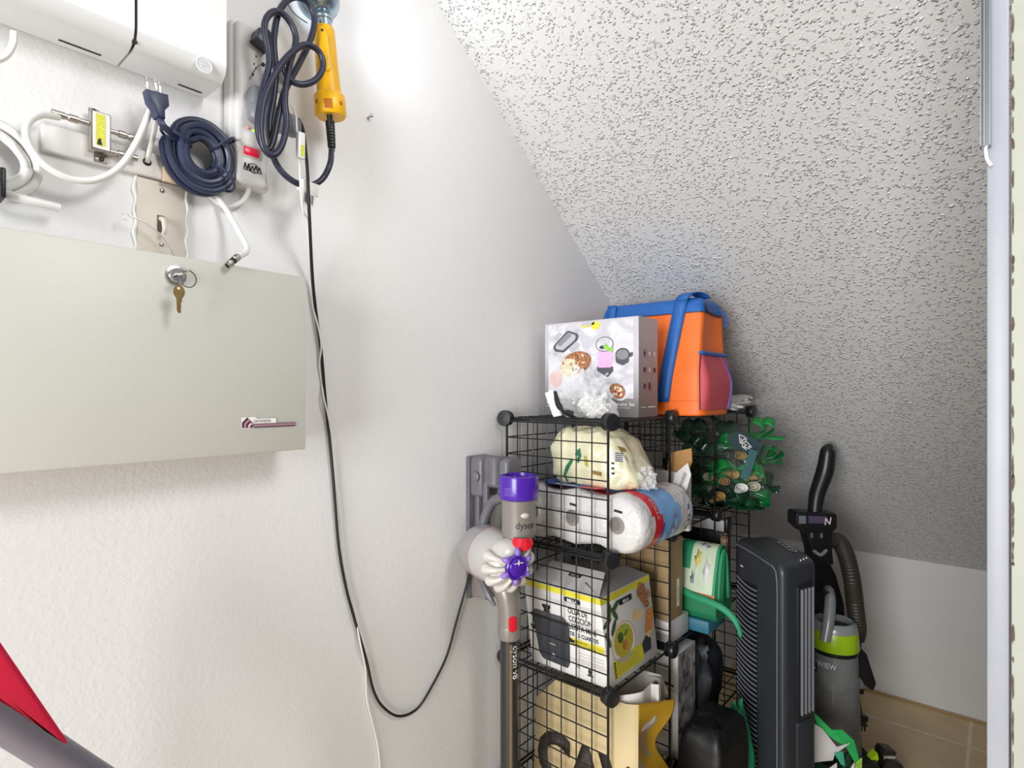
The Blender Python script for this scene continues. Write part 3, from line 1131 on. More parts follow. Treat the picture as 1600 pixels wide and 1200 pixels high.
text_on(b, 'dyson', M_ink, 0.0215, cylmap(0.0384, 1.008, ca + 0.42), sx=0.92)
b.build('motor_housing', t)
b = MB()
b.lathe([(0.0385, 1.066), (0.0425, 1.069), (0.0432, 1.075), (0.0438, 1.112), (0.0425, 1.117), (0.036, 1.119), (0.0345, 1.112), (0.0, 1.110)], M_purple, Matrix.Translation(vc), 36)
for k in range(4):
    b.tube([(vc.x + .0438 * math.cos(ca + a), vc.y + .0438 * math.sin(ca + a), 1.080 + k * .0045) for a in [-.75 + .1 * i for i in range(6)]], 0.0008, M_lilac, 6, sub=1)
b.build('filter_cap', t)
b = MB()
a = ca + 0.36
nrm = Vector((math.cos(a), math.sin(a), 0))
BM_ = frame(vc + nrm * 0.0372 + Vector((0, 0, 1.036)), Vector((-nrm.y, nrm.x, 0)), (0, 0, 1))
b.ball((0, 0, 0), (0.0095, 0.006, 0.004), M_cyc, BM_, nu=20, nv=10)
b.build('power_button', t)
# handle loop between dock and body
b = MB()
b.tube([(0.178, 0.985, 1.055), (0.13, 0.995, 1.06), (0.085, 0.99, 1.045), (0.062, 0.985, 1.00), (0.06, 0.98, 0.96)], [0.012, 0.014, 0.012, 0.012, 0.014], M_dock, 12)
b.build('handle', t)
# round motor and dust bin, lying level
BO = Vector((0.030, 0.985, 0.936))
BD = Vector((1.0, -0.36, 0.0)).normalized()
BA = axisM(BO, BD)
b = MB()
pr = [(0.0, 0.0)]
for k in range(1, 10):
    a = PI / 2 * k / 9
    pr.append((0.060 * math.sin(a), 0.05 - 0.05 * math.cos(a)))
pr += [(0.0615, 0.075), (0.060, 0.088)]
b.lathe(pr, M_silver, BA, 44)
b.build('motor_shell', t)
b = MB()
b.lathe([(0.0606, 0.0872), (0.0612, 0.088), (0.0612, 0.0895), (0.0606, 0.0905)], mat('pink_seal', '#b0848a', .4), BA, 44)
b.build('seal_ring', t)
b = MB()
b.lathe([(0.060, 0.0902), (0.0585, 0.105), (0.055, 0.125), (0.047, 0.140), (0.040, 0.148)], M_binclear, BA, 44)
b.build('dust_bin', t)
# red release under the motor housing
b = MB()
sh = []
RA = ca + 0.22


def redfn(u, v):
    a = RA - 0.52 + 1.04 * u
    z = 0.990 - v * 0.0235 * (1 - 0.55 * (2 * u - 1) ** 2)
    r = 0.0385 + 0.010 * math.sin(PI * u) + .0085 * v
    return (vc.x + r * math.cos(a), vc.y + r * math.sin(a), z)


b.grid(redfn, 14, 8, M_red)
b.build('release_catch', t)
b = MB()
b.ball((0, 0, 0), (0.024, 0.022, 0.026), M_dysgrey, Matrix.Translation(vc + Vector((0.022, -0.022, 0.952))), nu=24, nv=14)
b.build('release_cup', t)
# cyclones
CE = BO + BD * 0.150
CA = axisM(CE, BD)
b = MB()
b.lathe([(0.040, -0.004), (0.050, 0.004), (0.048, 0.020), (0.036, 0.034), (0.024, 0.040), (0.0, 0.042)], M_cyc, CA, 36)
b.build('cyclone_core', t)
for k in range(12):
    a = 2 * PI * k / 12 + .1
    if (CA.to_3x3() @ Vector((math.cos(a), math.sin(a), 0))).z > .78:
        continue
    b = MB()
    c_, s_ = math.cos(a), math.sin(a)
    b.tube([CA @ Vector((c_ * r, s_ * r, z)) for r, z in ((0.0485, 0.000), (0.0525, 0.014), (0.0475, 0.030), (0.036, 0.041), (0.026, 0.046))], [0.009, 0.0128, 0.0075, 0.0052, 0.0048], M_cyc, 12, sub=5)
    b.build('cyclone_tube', t)
b = MB()
b.lathe([(0.0245, 0.040), (0.0262, 0.046), (0.0262, 0.054), (0.0240, 0.0565), (0.0225, 0.0545), (0.0200, 0.0535), (0.0185, 0.0560), (0.0170, 0.0570), (0.0, 0.0580)], M_purple, CA, 40)
ZM = CA @ Matrix.Rotation(0, 4, 'Z')
b.build('cyclone_cap', t)
for k in range(6):
    a = 2 * PI * k / 6 + .45
    b = MB()
    b.tube([CA @ Vector((math.cos(a) * r, math.sin(a) * r, z)) for r, z in ((0.024, 0.050), (0.031, 0.050), (0.037, 0.045))], [0.0055, 0.0062, 0.0045], M_lilac, 10, sub=4)
    b.build('cap_petal', t)
# mark on the cap
b = MB()
up_ = Vector((0, 0, 1))
uu = up_.cross(BD).normalized()
vv = BD.cross(uu).normalized()
MM = frame(CE + BD * 0.0578, uu, vv, BD)
b.line([(-0.011, 0.010), (-0.004, 0.0105), (0.004, 0.0105), (0.011, 0.010)], 0.0016, M_paperw, MM, 0.0008)
b.line([(0, 0.006), (0, 0.0165)], 0.0026, M_paperw, MM, 0.0011)
b.build('cap_mark', t)
# neck, release button, wand and floor head
wx, wy = P(796, 1090, y=0.985).x, 0.985
b = MB()
b.tube([(0.075, 0.990, 0.905), (0.10, 0.987, 0.885), (0.128, 0.985, 0.855), (wx, wy, 0.815), (wx, wy, 0.775)], [0.030, 0.031, 0.029, 0.026, 0.0255], M_dysgrey, 20, sub=6)
b.lathe([(0.0255, 0.775), (0.0262, 0.770), (0.0262, 0.752), (0.0245, 0.746)], M_dysgrey, Matrix.Translation((wx, wy, 0)), 28)
b.build('neck', t)
b = MB()
b.tube([(0.02, 0.975, 0.905), (0.06, 0.962, 0.885), (0.10, 0.955, 0.845), (0.12, 0.958, 0.82)], [0.006, 0.008, 0.008, 0.004], M_dock, 8, sub=5)
b.build('trigger_strip', t)
b = MB()
wa = math.atan2(0 - wy, CAM.x - wx) + 0.28
nrm = Vector((math.cos(wa), math.sin(wa), 0))
RM = frame(Vector((wx, wy, 0.786)) + nrm * 0.0246, Vector((-nrm.y, nrm.x, 0)), (0, 0, 1))
b.extr(roundpoly([(-0.009, -0.0175), (0.009, -0.0175), (0.009, 0.0175), (-0.009, 0.0175)], 0.009), 0, 0.0032, M_red, RM, bev=0.001)
b.build('wand_release', t)
b = MB()
b.lathe([(0.0205, 0.085), (0.0208, 0.09), (0.0208, 0.750)], M_wand, Matrix.Translation((wx, wy, 0)), 32)
text_on(b, 'dyson v8', M_paperw, 0.022, lambda u, v: (wx + .0212 * math.cos(wa + .10 + v / .0212), wy + .0212 * math.sin(wa + .10 + v / .0212), 0.735 - u), sx=0.95, align='LEFT')
b.grid(lambda u, v: (wx + .0210 * math.cos(wa - .30 + .32 * u), wy + .0210 * math.sin(wa - .30 + .32 * u), 0.10 + 0.638 * v), 5, 2, M_wandlt)
b.build('wand', t)
b = MB()
b.bx(wx - 0.09, wx + 0.12, wy - 0.055, wy + 0.05, 0.003, 0.06, M_dock, bev=0.015, seg=3)
b.tube([(wx, wy, 0.05), (wx, wy, 0.092)], 0.024, M_dock, 16, sub=1)
b.build('floor_head', t)

#@@SECTION_SHELF
# ------------------------------------------------------------------ wire cube shelving
M_wire = mat('black_wire', '#141517', 0.42, var=0.05)
M_conn = mat('black_connector', '#1e1f22', 0.38, var=0.05)
Y0, PY = 1.105, 0.308
X0, X1 = 0.022, 0.330
ZL = [0.022, 0.325, 0.628, 0.931, 1.234]
YS = [Y0 + PY * k for k in range(4)]
shelf = thing('wire_shelf', 'black wire cube shelving unit standing along the left wall', 'shelf', (0.176, 1.567, 0.0))


def wire_panel(su, sv, cells=7):
    """a grid panel in its own plane: u right, v up, centred"""
    b = MB()
    hu, hv = su / 2, sv / 2
    r = 0.0016
    for i in range(1, cells):
        u = -hu + su * i / cells
        b.tube([(u, -hv, 0), (u, hv, 0)], r, M_wire, 6, sub=1)
        v = -hv + sv * i / cells
        b.tube([(-hu, v, 0.0024), (hu, v, 0.0024)], r, M_wire, 6, sub=1)
    c = 0.012
    pts = roundpoly([(-hu, -hv), (hu, -hv), (hu, hv), (-hu, hv)], c, 4)
    b.tube([(p[0], p[1], 0) for p in pts], 0.0030, M_wire, 8, sub=1, closed=True)
    return b


WLOC_keep = {}
G = 0.012


def make_panel_proto(su, sv):
    b = wire_panel(su, sv)
    me_o = b.build('wire_panel', None, loc=(0, 0, 0))
    return me_o


SU, SVV = PY - G, 0.303 - G
protoV = make_panel_proto(SU, SVV)
protoH = make_panel_proto(SU, SU)
used = {id(protoV): False, id(protoH): False}


def put_panel(proto, M):
    if not used[id(proto)]:
        o = proto
        used[id(proto)] = True
    else:
        o = proto.copy()
        COL.objects.link(o)
    o.parent = shelf
    o.matrix_local = Matrix.Translation(-Vector(shelf.location)) @ M
    return o


for k in range(4):
    zc = (ZL[k] + ZL[k + 1]) / 2
    for i in range(4):                       # cross panels
        put_panel(protoV, frame(((X0 + X1) / 2, YS[i], zc), (1, 0, 0), (0, 0, 1)))
    for i in range(3):                       # back panels on the wall side
        put_panel(protoV, frame((X0, (YS[i] + YS[i + 1]) / 2, zc), (0, 1, 0), (0, 0, 1)))
for zz in ZL:
    for i in range(3):
        put_panel(protoH, frame(((X0 + X1) / 2, (YS[i] + YS[i + 1]) / 2, zz), (1, 0, 0), (0, 1, 0)))
# round corner connectors
b = MB()
b.lathe([(0.0, -0.016), (0.010, -0.016), (0.012, -0.010), (0.012, -0.004), (0.0195, -0.003), (0.0205, 0.0), (0.0205, 0.006), (0.0185, 0.010), (0.0, 0.0115)], M_conn, None, 28)
for k in range(4):
    a = PI / 2 * k
    b.box((0.014 * math.cos(a), 0.014 * math.sin(a), -0.008), (0.008, 0.008, 0.014), M_conn, bev=0.002)
b.lathe([(0.018, -0.0135), (0.0195, -0.0125), (0.0195, -0.0095), (0.018, -0.0085)], M_conn, None, 28)
cproto = b.build('corner_connector', None, loc=(0, 0, 0))
first = True
for zz in ZL:
    for i, yy in enumerate(YS):
        for (xx, d) in ((X0, -1), (X1, 1)):
            o = cproto if first else cproto.copy()
            if not first:
                COL.objects.link(o)
            first = False
            o.parent = shelf
            dd = Vector((d * 0.9, -0.35 if i == 0 else 0.0, 0)) if d > 0 else Vector((0.25, -1, 0) if i == 0 else (0.1, 1, 0))
            if d < 0 and i in (1, 2):
                dd = Vector((1, 0, 0))
            o.matrix_local = Matrix.Translation(-Vector(shelf.location)) @ axisM((xx, yy, zz), dd)
TOP = ZL[4] + 0.0045
T2 = ZL[3] + 0.0045
T3 = ZL[2] + 0.0045
T4 = ZL[1] + 0.0045
T5 = ZL[0] + 0.0045

#@@SECTION_TOPITEMS
# ------------------------------------------------------------------ blender-set carton on top
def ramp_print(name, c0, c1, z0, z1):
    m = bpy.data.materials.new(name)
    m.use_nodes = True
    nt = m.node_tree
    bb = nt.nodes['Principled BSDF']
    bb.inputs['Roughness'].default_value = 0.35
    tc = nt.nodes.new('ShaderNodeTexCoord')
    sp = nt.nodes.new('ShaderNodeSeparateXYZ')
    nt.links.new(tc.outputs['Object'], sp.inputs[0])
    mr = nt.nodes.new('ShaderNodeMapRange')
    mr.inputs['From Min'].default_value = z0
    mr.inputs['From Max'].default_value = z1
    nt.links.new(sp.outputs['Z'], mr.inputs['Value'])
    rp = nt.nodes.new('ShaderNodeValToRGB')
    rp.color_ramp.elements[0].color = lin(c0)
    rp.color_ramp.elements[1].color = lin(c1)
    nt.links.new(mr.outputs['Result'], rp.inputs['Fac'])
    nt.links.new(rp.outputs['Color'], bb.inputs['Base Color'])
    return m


def marble():
    m = bpy.data.materials.new('printed_marble')
    m.use_nodes = True
    nt = m.node_tree
    bb = nt.nodes['Principled BSDF']
    bb.inputs['Roughness'].default_value = 0.3
    tc = nt.nodes.new('ShaderNodeTexCoord')
    w = nt.nodes.new('ShaderNodeTexNoise')
    w.inputs['Scale'].default_value = 9
    w.inputs['Detail'].default_value = 6
    w.inputs['Distortion'].default_value = 1.5
    nt.links.new(tc.outputs['Object'], w.inputs['Vector'])
    rp = nt.nodes.new('ShaderNodeValToRGB')
    e = rp.color_ramp.elements
    e[0].position = 0.42
    e[0].color = lin('#dddce2')
    e[1].position = 0.58
    e[1].color = lin('#dfdee4')
    k = e.new(0.50)
    k.color = lin('#c4c3cb')
    nt.links.new(w.outputs['Fac'], rp.inputs['Fac'])
    nt.links.new(rp.outputs['Color'], bb.inputs['Base Color'])
    return m


bxo = (0.037, 1.252, TOP)
BW, BH, BDp = 0.283, 0.246, 0.100
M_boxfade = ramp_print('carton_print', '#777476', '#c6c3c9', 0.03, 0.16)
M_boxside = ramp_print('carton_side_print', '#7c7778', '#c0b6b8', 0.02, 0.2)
M_marb = marble()
M_pgrey = mat('print_grey', '#8b8a92', .4)
M_pdark = mat('print_dark', '#55545c', .4)
M_plight = mat('print_lightgrey', '#b9b9c0', .4)
M_pink = mat('print_pink', '#e9b4dc', .4, var=.08)
M_lemon = mat('print_lemon', '#ecd83f', .4, var=.1, vscale=200)
M_mint = mat('print_mint', '#8ecb4e', .4, var=.2, vscale=200)
M_nut = mat('print_nuts', '#a8704a', .5, var=.7, vscale=160)
M_cream2 = mat('print_cream', '#e4d6bb', .5, var=.25, vscale=150)
M_wine = mat('print_wine', '#6d2730', .5)
b = MB()
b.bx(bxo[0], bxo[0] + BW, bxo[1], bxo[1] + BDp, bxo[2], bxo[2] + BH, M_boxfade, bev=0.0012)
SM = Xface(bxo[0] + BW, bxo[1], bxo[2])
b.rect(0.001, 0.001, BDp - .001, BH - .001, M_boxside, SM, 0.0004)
FM = Yface(bxo[1], bxo[0], bxo[2])


def uv(X, Y):
    return ((X - 75) / 960 * BW, (1 - (Y - 150) / 1005) * BH)


def prect(X0_, Y0_, X1_, Y1_, m, off):
    a, c_ = uv(X0_, Y1_), uv(X1_, Y0_)
    b.rect(a[0], a[1], c_[0], c_[1], m, FM, off)


def pell(X, Y, rx, ry, m, off, rot=0, n=26):
    a = uv(X, Y)
    b.ell(a[0], a[1], rx / 960 * BW, ry / 1005 * BH, m, FM, off, rot, n)


def ppoly(pp, m, off, r=0):
    q = [uv(*p) for p in pp]
    if r:
        q = roundpoly(q, r / 960 * BW, 5)
    b.flat(q, m, FM, off)


prect(118, 170, 990, 965, M_marb, 0.0005)
ppoly([(165, 320), (225, 250), (285, 262), (215, 345)], M_plight, 0.0008, 15)
ppoly([(340, 450), (430, 365), (470, 400), (395, 480)], M_plight, 0.0008, 15)
ppoly([(400, 255), (430, 222), (470, 245), (440, 280)], M_plight, 0.0008, 10)
ppoly([(165, 480), (195, 440), (235, 470), (195, 510)], M_plight, 0.0008, 10)
ppoly([(170, 400), (330, 235), (455, 285), (440, 350), (290, 475), (185, 455)], M_pdark, 0.0010, 45)
ppoly([(200, 395), (335, 262), (425, 295), (410, 345), (280, 448), (205, 430)], M_plight, 0.0013, 30)
ppoly([(215, 385), (330, 270), (385, 290), (255, 405)], M_pgrey, 0.0016, 10)
prect(505, 190, 600, 220, mat('print_tan', '#c9bfa2', .5), 0.0008)
pell(508, 200, 27, 24, M_lemon, 0.0010)
pell(625, 210, 45, 42, M_lemon, 0.0012)
ppoly([(640, 640), (800, 640), (800, 690), (745, 750), (640, 680)], M_pdark, 0.0008, 12)
pell(738, 718, 18, 12, M_plight, 0.0012, .5)
ppoly([(642, 480), (798, 480), (782, 650), (655, 650)], M_pink, 0.0010, 15)
pell(715, 410, 88, 78, M_pdark, 0.0012)
pell(715, 410, 80, 70, M_marb, 0.0014)
pell(695, 440, 30, 18, mat('print_navy', '#2b3146', .5), 0.0016)
ppoly([(700, 440), (730, 395), (760, 440), (800, 455), (795, 500), (760, 480), (725, 460)], M_mint, 0.0018)
ppoly([(822, 520), (950, 520), (950, 600), (890, 636), (822, 600)], M_pdark, 0.0008, 25)
pell(888, 520, 68, 62, M_pdark, 0.0010)
pell(888, 525, 58, 50, M_pgrey, 0.0013)
ppoly([(950, 515), (985, 500), (985, 540), (950, 560)], M_pdark, 0.0010, 5)
pell(420, 590, 165, 118, M_nut, 0.0010, .2)
pell(345, 640, 105, 100, M_cream2, 0.0013)
pell(200, 760, 75, 90, mat('print_peach', '#e3c6c0', .5, var=.15), 0.0010, -.5)
pell(840, 905, 92, 78, M_marb, 0.0008, -.4)
pell(840, 890, 80, 72, M_nut, 0.0011, -.5)
rr = random.Random(11)
for k in range(16):
    X, Y = 840 + rr.uniform(-50, 50), 890 + rr.uniform(-42, 42)
    pell(X, Y, rr.uniform(9, 17), rr.uniform(8, 14), rr.choice([M_cream2, M_wine, mat('print_orange', '#d98f57', .5)]), 0.0013 + k * .00005, rr.uniform(0, 3), 9)
for k in range(26):
    X, Y = 400 + rr.uniform(-120, 120), 590 + rr.uniform(-80, 80)
    pell(X, Y, rr.uniform(12, 24), rr.uniform(10, 18), rr.choice([M_cream2, M_cream2, M_wine, M_nut]), 0.0015 + k * .00004, rr.uniform(0, 3), 7)
a = uv(835, 1040)
b.text('maker Set', frame((bxo[0] + a[0], bxo[1], bxo[2] + a[1]), (1, 0, 0), (0, 0, 1)), 0.0125, M_paperw, 0.0008, sx=0.95)
prect(835, 1056, 960, 1064, M_plight, 0.0007)
a = uv(100, 1035)
b.text('C', frame((bxo[0] + a[0], bxo[1], bxo[2] + a[1]), (1, 0, 0), (0, 0, 1)), 0.020, M_paperw, 0.0008)
prect(95, 1050, 180, 1057, M_plight, 0.0007)
for r_ in range(3):
    for c_ in range(3):
        u = (0.028 + c_ * 0.026)
        v = BH * (0.64 - r_ * 0.165)
        b.ell(u, v, 0.0118, 0.0155, mat('print_rose', '#d8b3b2', .4), SM, 0.0008)
        b.ell(u, v, 0.0108, 0.0143, M_boxside, SM, 0.0011)
        if (r_, c_) in ((0, 0), (2, 1)):
            b.ell(u, v, 0.006, 0.011, M_wine, SM, 0.0014, n=4 if r_ == 0 else 18)
        elif (r_, c_) in ((1, 0), (1, 2), (2, 0)):
            b.rect(u - .006, v - .006, u + .006, v + .006, M_wine, SM, 0.0014)
        elif (r_, c_) != (2, 2):
            b.ell(u, v, 0.0045, 0.006, M_paperw, SM, 0.0014, n=10)
b.rect(0.012, 0.024, 0.036, 0.026, M_paperw, SM, 0.0008)
b.rect(0.046, 0.024, 0.088, 0.027, M_paperw, SM, 0.0008)
# tuck slot of the lid
b.rect(BW * .42, BH - .012, BW * .56, BH - .0008, M_plight, FM, 0.0012)
tag(b.build('kitchen_set_carton'), 'white and grey kitchen set carton with food pictures on top of the shelf', 'box')

# ------------------------------------------------------------------ orange and blue cooler bag
M_org = mat('orange_fabric', '#f8731c', 0.5, var=0.02, bump=0.15, bscale=500, bdist=0.0004)
M_blue = mat('blue_fabric', '#1f62b0', 0.5, var=0.04, bump=0.15, bscale=500, bdist=0.0004)
M_piping = mat('dark_piping', '#2a2f4a', 0.5)
M_mesh = mat('pink_mesh', '#d0565f', 0.7, var=0.25, vscale=900)
gx0, gx1, gy0, gy1 = 0.075, 0.402, 1.437, 1.635
gz0, gz1 = TOP, TOP + 0.318
t = thing('cooler_bag', 'orange cooler bag with blue straps and rim on top of the shelf', 'bag', ((gx0 + gx1) / 2, (gy0 + gy1) / 2, gz0))


def bag_sec(v):
    """half extents of the bag at relative height v"""
    tx = 1 - 0.02 * v - 0.05 * max(0, v - .8) / .2
    ty = 1 - 0.30 * max(0, v - 0.35) / 0.65
    return (gx1 - gx0) / 2 * tx, (gy1 - gy0) / 2 * ty


def bagpt(u, v, grow=0.0):
    cxm, cym = (gx0 + gx1) / 2, (gy0 + gy1) / 2
    hx, hy = bag_sec(v)
    a = 2 * PI * u
    p = 0.22

    def sp(x):
        return math.copysign(abs(x) ** p, x)
    x = cxm + (hx + grow) * sp(math.cos(a))
    y = cym + (hy + grow) * sp(math.sin(a))
    # soft dents in the short sides
    if abs(math.cos(a)) > 0.75:
        x -= math.copysign(0.020 * math.sin(PI * min(1, max(0, (v - .3) / .7))) * (1 - abs(sp(math.sin(a))) ** 2), math.cos(a))
    return Vector((x, y, gz0 + (gz1 - gz0) * v))


b = MB()
nv = 26
vs_ = [0.0, 0.012] + [0.03 + 0.83 * k / 18 for k in range(19)]


def bodyfn(u, v):
    k = v * (len(vs_) - 1)
    i = min(int(k), len(vs_) - 2)
    h = vs_[i] + (vs_[i + 1] - vs_[i]) * (k - i)
    q = bagpt(u, h)
    if h < 0.012:
        q = Vector(((gx0 + gx1) / 2, (gy0 + gy1) / 2, gz0)) + (q - Vector(((gx0 + gx1) / 2, (gy0 + gy1) / 2, gz0))) * 0.97
    return q


b.grid(bodyfn, 96, len(vs_), M_org, cu=True)
b.f.append([len(b.v) - 96 * len(vs_) + i * len(vs_) for i in range(96)])
b.fm.append(b.slot(M_org))
b.fs.append(False)
b.build('body', t)
b = MB()
lv = [0.855, 0.86, 0.90, 0.94, 0.97, 0.99, 1.0]
ins = [0.0005, 0.002, 0.001, -0.001, -0.008, -0.02, -0.04]


def lidfn(u, v):
    k = int(round(v * (len(lv) - 1)))
    return bagpt(u, lv[k], ins[k])


b.grid(lidfn, 96, len(lv), M_blue, cu=True)
b.f.append([len(b.v) - 96 * len(lv) + i * len(lv) + len(lv) - 1 for i in range(96)])
b.fm.append(b.slot(M_blue))
b.fs.append(True)
b.build('rim', t)
for hh in (0.858, 0.125):
    b = MB()
    b.tube([bagpt(k / 96, hh, 0.0015) for k in range(96)], 0.0014, M_piping if hh > .5 else M_org, 6, closed=True, sub=1)
    b.build('piping', t)


def strap(u0, u1, v0, v1, xw, mat_, name, arch=0.0):
    b = MB()
    y_at = lambda v: (gy0 + gy1) / 2 - bag_sec(v)[1] - 0.003
    n = 18

    def fn(s, q):
        v = v0 + (v1 - v0) * s
        x = u0 + (u1 - u0) * s + (q - .5) * xw
        return (x, y_at(v), gz0 + (gz1 - gz0) * v)
    b.grid(fn, n, 3, mat_)
    top = Vector((u1, y_at(v1), gz0 + (gz1 - gz0) * v1))
    if arch:
        def fa(s, q):
            a = PI * s * .85
            return (top.x + (q - .5) * xw + arch * 1.3 * s, top.y + 0.045 * (1 - math.cos(a)), top.z + arch * math.sin(a))
        b.grid(fa, 14, 3, mat_)
    o = b.build(name, t)
    so = o.modifiers.new('thick', 'SOLIDIFY')
    so.thickness = 0.003
    so.offset = 0
    return o


q0 = P(1036, 628, y=1.437)
q1 = P(1064, 470, y=1.46)
strap(q0.x, q1.x, (q0.z - gz0) / (gz1 - gz0), 0.97, 0.036, M_blue, 'strap', 0.022)
q1 = P(956, 480, y=1.46)
strap(q1.x - .012, q1.x, 0.12, 0.985, 0.030, M_blue, 'strap')
# mesh side pocket
b = MB()


def pock(s, q):
    v = 0.05 + 0.46 * q
    u = -0.125 + 0.24 * s
    p = bagpt(u, v, 0.003 + 0.010 * math.sin(PI * s) * math.sin(PI * min(1, q * 1.0)))
    return p


b.grid(pock, 20, 10, M_mesh)
b.build('mesh_pocket', t)
b = MB()
b.tube([pock(k / 14, 1.0) + Vector((.001, 0, .002)) for k in range(15)], 0.0055, M_blue, 8, sub=1)
b.tube([pock(0.97, k / 8) + Vector((.001, 0, 0)) for k in range(9)], 0.004, M_blue, 8, sub=1)
b.tube([pock(0.0, k / 8) + Vector((.001, 0, 0)) for k in range(9)], 0.0016, M_piping, 6, sub=1)
for s in (0.55, 0.75):
    b.tube([pock(s + .1 * (1 - k / 8) * (1 if s > .6 else .9), k / 8) + Vector((.001, 0, 0)) for k in range(9)], [0.006, 0.004, 0.001], mat('blue_violet', '#6a5a9c', .6), 6, sub=1)
b.build('pocket_trim', t)
b = MB()
b.tube([bagpt(-0.06 + .01 * k, 0.93 - .012 * k, 0.004) for k in range(8)], 0.003, M_piping, 6, sub=2)
b.tube([bagpt(0.03, 0.90, 0.006), bagpt(0.035, 0.84, 0.012), bagpt(0.04, 0.76, 0.012)], 0.003, M_blue, 6)
b.build('zipper', t)

# white crumpled packet behind the bag
M_crumple = mat('white_plastic_film', '#ecebe8', 0.35, var=0.05)
M_clear = mat('clear_film', '#f6f7f9', 0.10, alpha=0.26, spec=1.0, var=0.02)
b = MB()
q = P(1150, 630, y=1.88)
b.ball((q.x - .03, 1.86, TOP + 0.028), (0.085, 0.10, 0.030), M_crumple, amp=0.55, fr=2.2, seed=4, nu=40, nv=24, floor=TOP)
b.ball((q.x - .055, 1.80, TOP + 0.055), (0.028, 0.05, 0.052), M_crumple, amp=0.5, fr=2.2, seed=9, nu=30, nv=18, floor=TOP)
for (dx, dz) in ((0.0, .057), (0.014, .060), (-.05, .075), (.028, .052)):
    b.ball((q.x - .03 + dx, 1.80, TOP + dz), (0.006, 0.004, 0.003), M_ink, nu=10, nv=6)
tag(b.build('crumpled_packet'), 'white crumpled plastic packet with black marks behind the orange bag', 'packet')

# clear bag and brush in front of the carton
rr = random.Random(2)
bc = P(915, 622, y=1.185)


def crinkle(c, rad, m, seed, fl, amp=.5, fr=2.0, name='bag'):
    b = MB()
    c = Vector(c)
    bmx = bmesh.new()
    bmesh.ops.create_icosphere(bmx, subdivisions=4, radius=1)
    for v in bmx.verts:
        d = v.co.normalized()
        k = 1 + amp * (noise.turbulence(d * fr + Vector((seed, seed, seed)), 4, True) - .7)
        v.co = Vector((c.x + d.x * rad[0] * k, c.y + d.y * rad[1] * k, max(fl, c.z + d.z * rad[2] * k)))
    b.bm(bmx, m)
    bmx.free()
    return b


b = crinkle((bc.x, 1.185, TOP + 0.045), (0.085, 0.055, 0.075), M_clear, 3.3, TOP, amp=.65)
tag(b.build('clear_bag', sharp=14), 'crumpled clear plastic bag in front of the kitchen set carton', 'plastic bag')
b = crinkle((bc.x + .02, 1.19, TOP + 0.030), (0.045, 0.028, 0.034), M_crumple, 5.3, TOP, amp=.7)
tag(b.build('white_pouch', sharp=14), 'small crumpled white pouch inside the clear bag on the shelf top', 'pouch')
t = thing('brush', 'black brush with white bristles beside the clear bag on top', 'brush', (P(866, 648, y=1.15).x, 1.15, TOP))
c0, c1, c2 = P(867, 612, y=1.155), P(874, 635, y=1.15), P(893, 650, y=1.15)
c2.z = TOP + .009
b = MB()
b.tube([c0, c1, c2, Vector((c2.x + .03, c2.y, TOP + .0085))], [0.005, 0.0075, 0.009, 0.008], M_black, 10, sub=5)
b.build('handle', t)
b = MB()
for k in range(9):
    f_ = k / 8
    p0 = c0 + (c2 - c0) * f_ * .8
    p0 = P(865 + 12 * f_, 612 + 34 * f_, y=1.152)
    dirv = (P(853 + 12 * f_, 617 + 34 * f_, y=1.15) - p0)
    b.box((0, 0, dirv.length / 2), (0.0058, 0.010, dirv.length * 1.0), M_paperw, axisM(p0, dirv), bev=.001)
for v in b.v:
    v.z = max(v.z, TOP + .0005)
b.build('bristles', t)
#@@SECTION_TIERITEMS
# ------------------------------------------------------------------ paper towel pack
M_film = mat('towel_film_white', '#d6d4d3', 0.2, var=0.03, bump=0.7, bscale=70, bdist=0.005)
M_fred = mat('towel_film_red', '#e0142b', 0.3)
M_fblue = mat('towel_film_blue', '#7fb4ea', 0.3, var=0.06)
M_fdblue = mat('towel_film_darkblue', '#2a55b8', 0.3)
M_core = mat('cardboard_core', '#8d8782', 0.7)
ty0, ty1 = 1.125, 1.392
RR = 0.0675
cxs = [0.095, 0.215, 0.335]
tz = T2 + RR + 0.001


def outline(n=72):
    pts = []
    for i in range(n):
        a = 2 * PI * i / n
        d = Vector((math.cos(a), math.sin(a)))
        # stadium with slight waists between the rolls
        xr = (cxs[-1] - cxs[0]) / 2 + RR
        mx = (cxs[-1] + cxs[0]) / 2
        p = 0.5
        x = mx + xr * math.copysign(abs(d.x) ** p, d.x)
        x = min(max(x, mx - xr), mx + xr)
        # height of the union of the rolls at x
        hh = 0
        for c in cxs:
            q = RR * RR - (x - c) ** 2
            if q > 0:
                hh = max(hh, math.sqrt(q))
        edge = x < cxs[0] or x > cxs[-1]
        if not edge:
            hh = max(hh, RR * 0.84)
        z = hh * (1 if d.y > 0 else -1)
        if abs(d.y) < 1e-6:
            z = 0
        pts.append((x, z))
    return pts


OUT = outline()
t = thing('paper_towel_pack', 'plastic wrapped paper towel rolls in white, red and blue on the shelf', 'paper towels', (0.21, 1.26, T2))
b = MB()
stat = [(0.0, 0.80), (0.004, 0.90), (0.012, 0.97), (0.024, 1.0)] + [(0.024 + 0.225 * k / 24, 1.0) for k in range(1, 25)] + [(0.256, 0.97), (0.264, 0.9), (0.267, 0.78)]


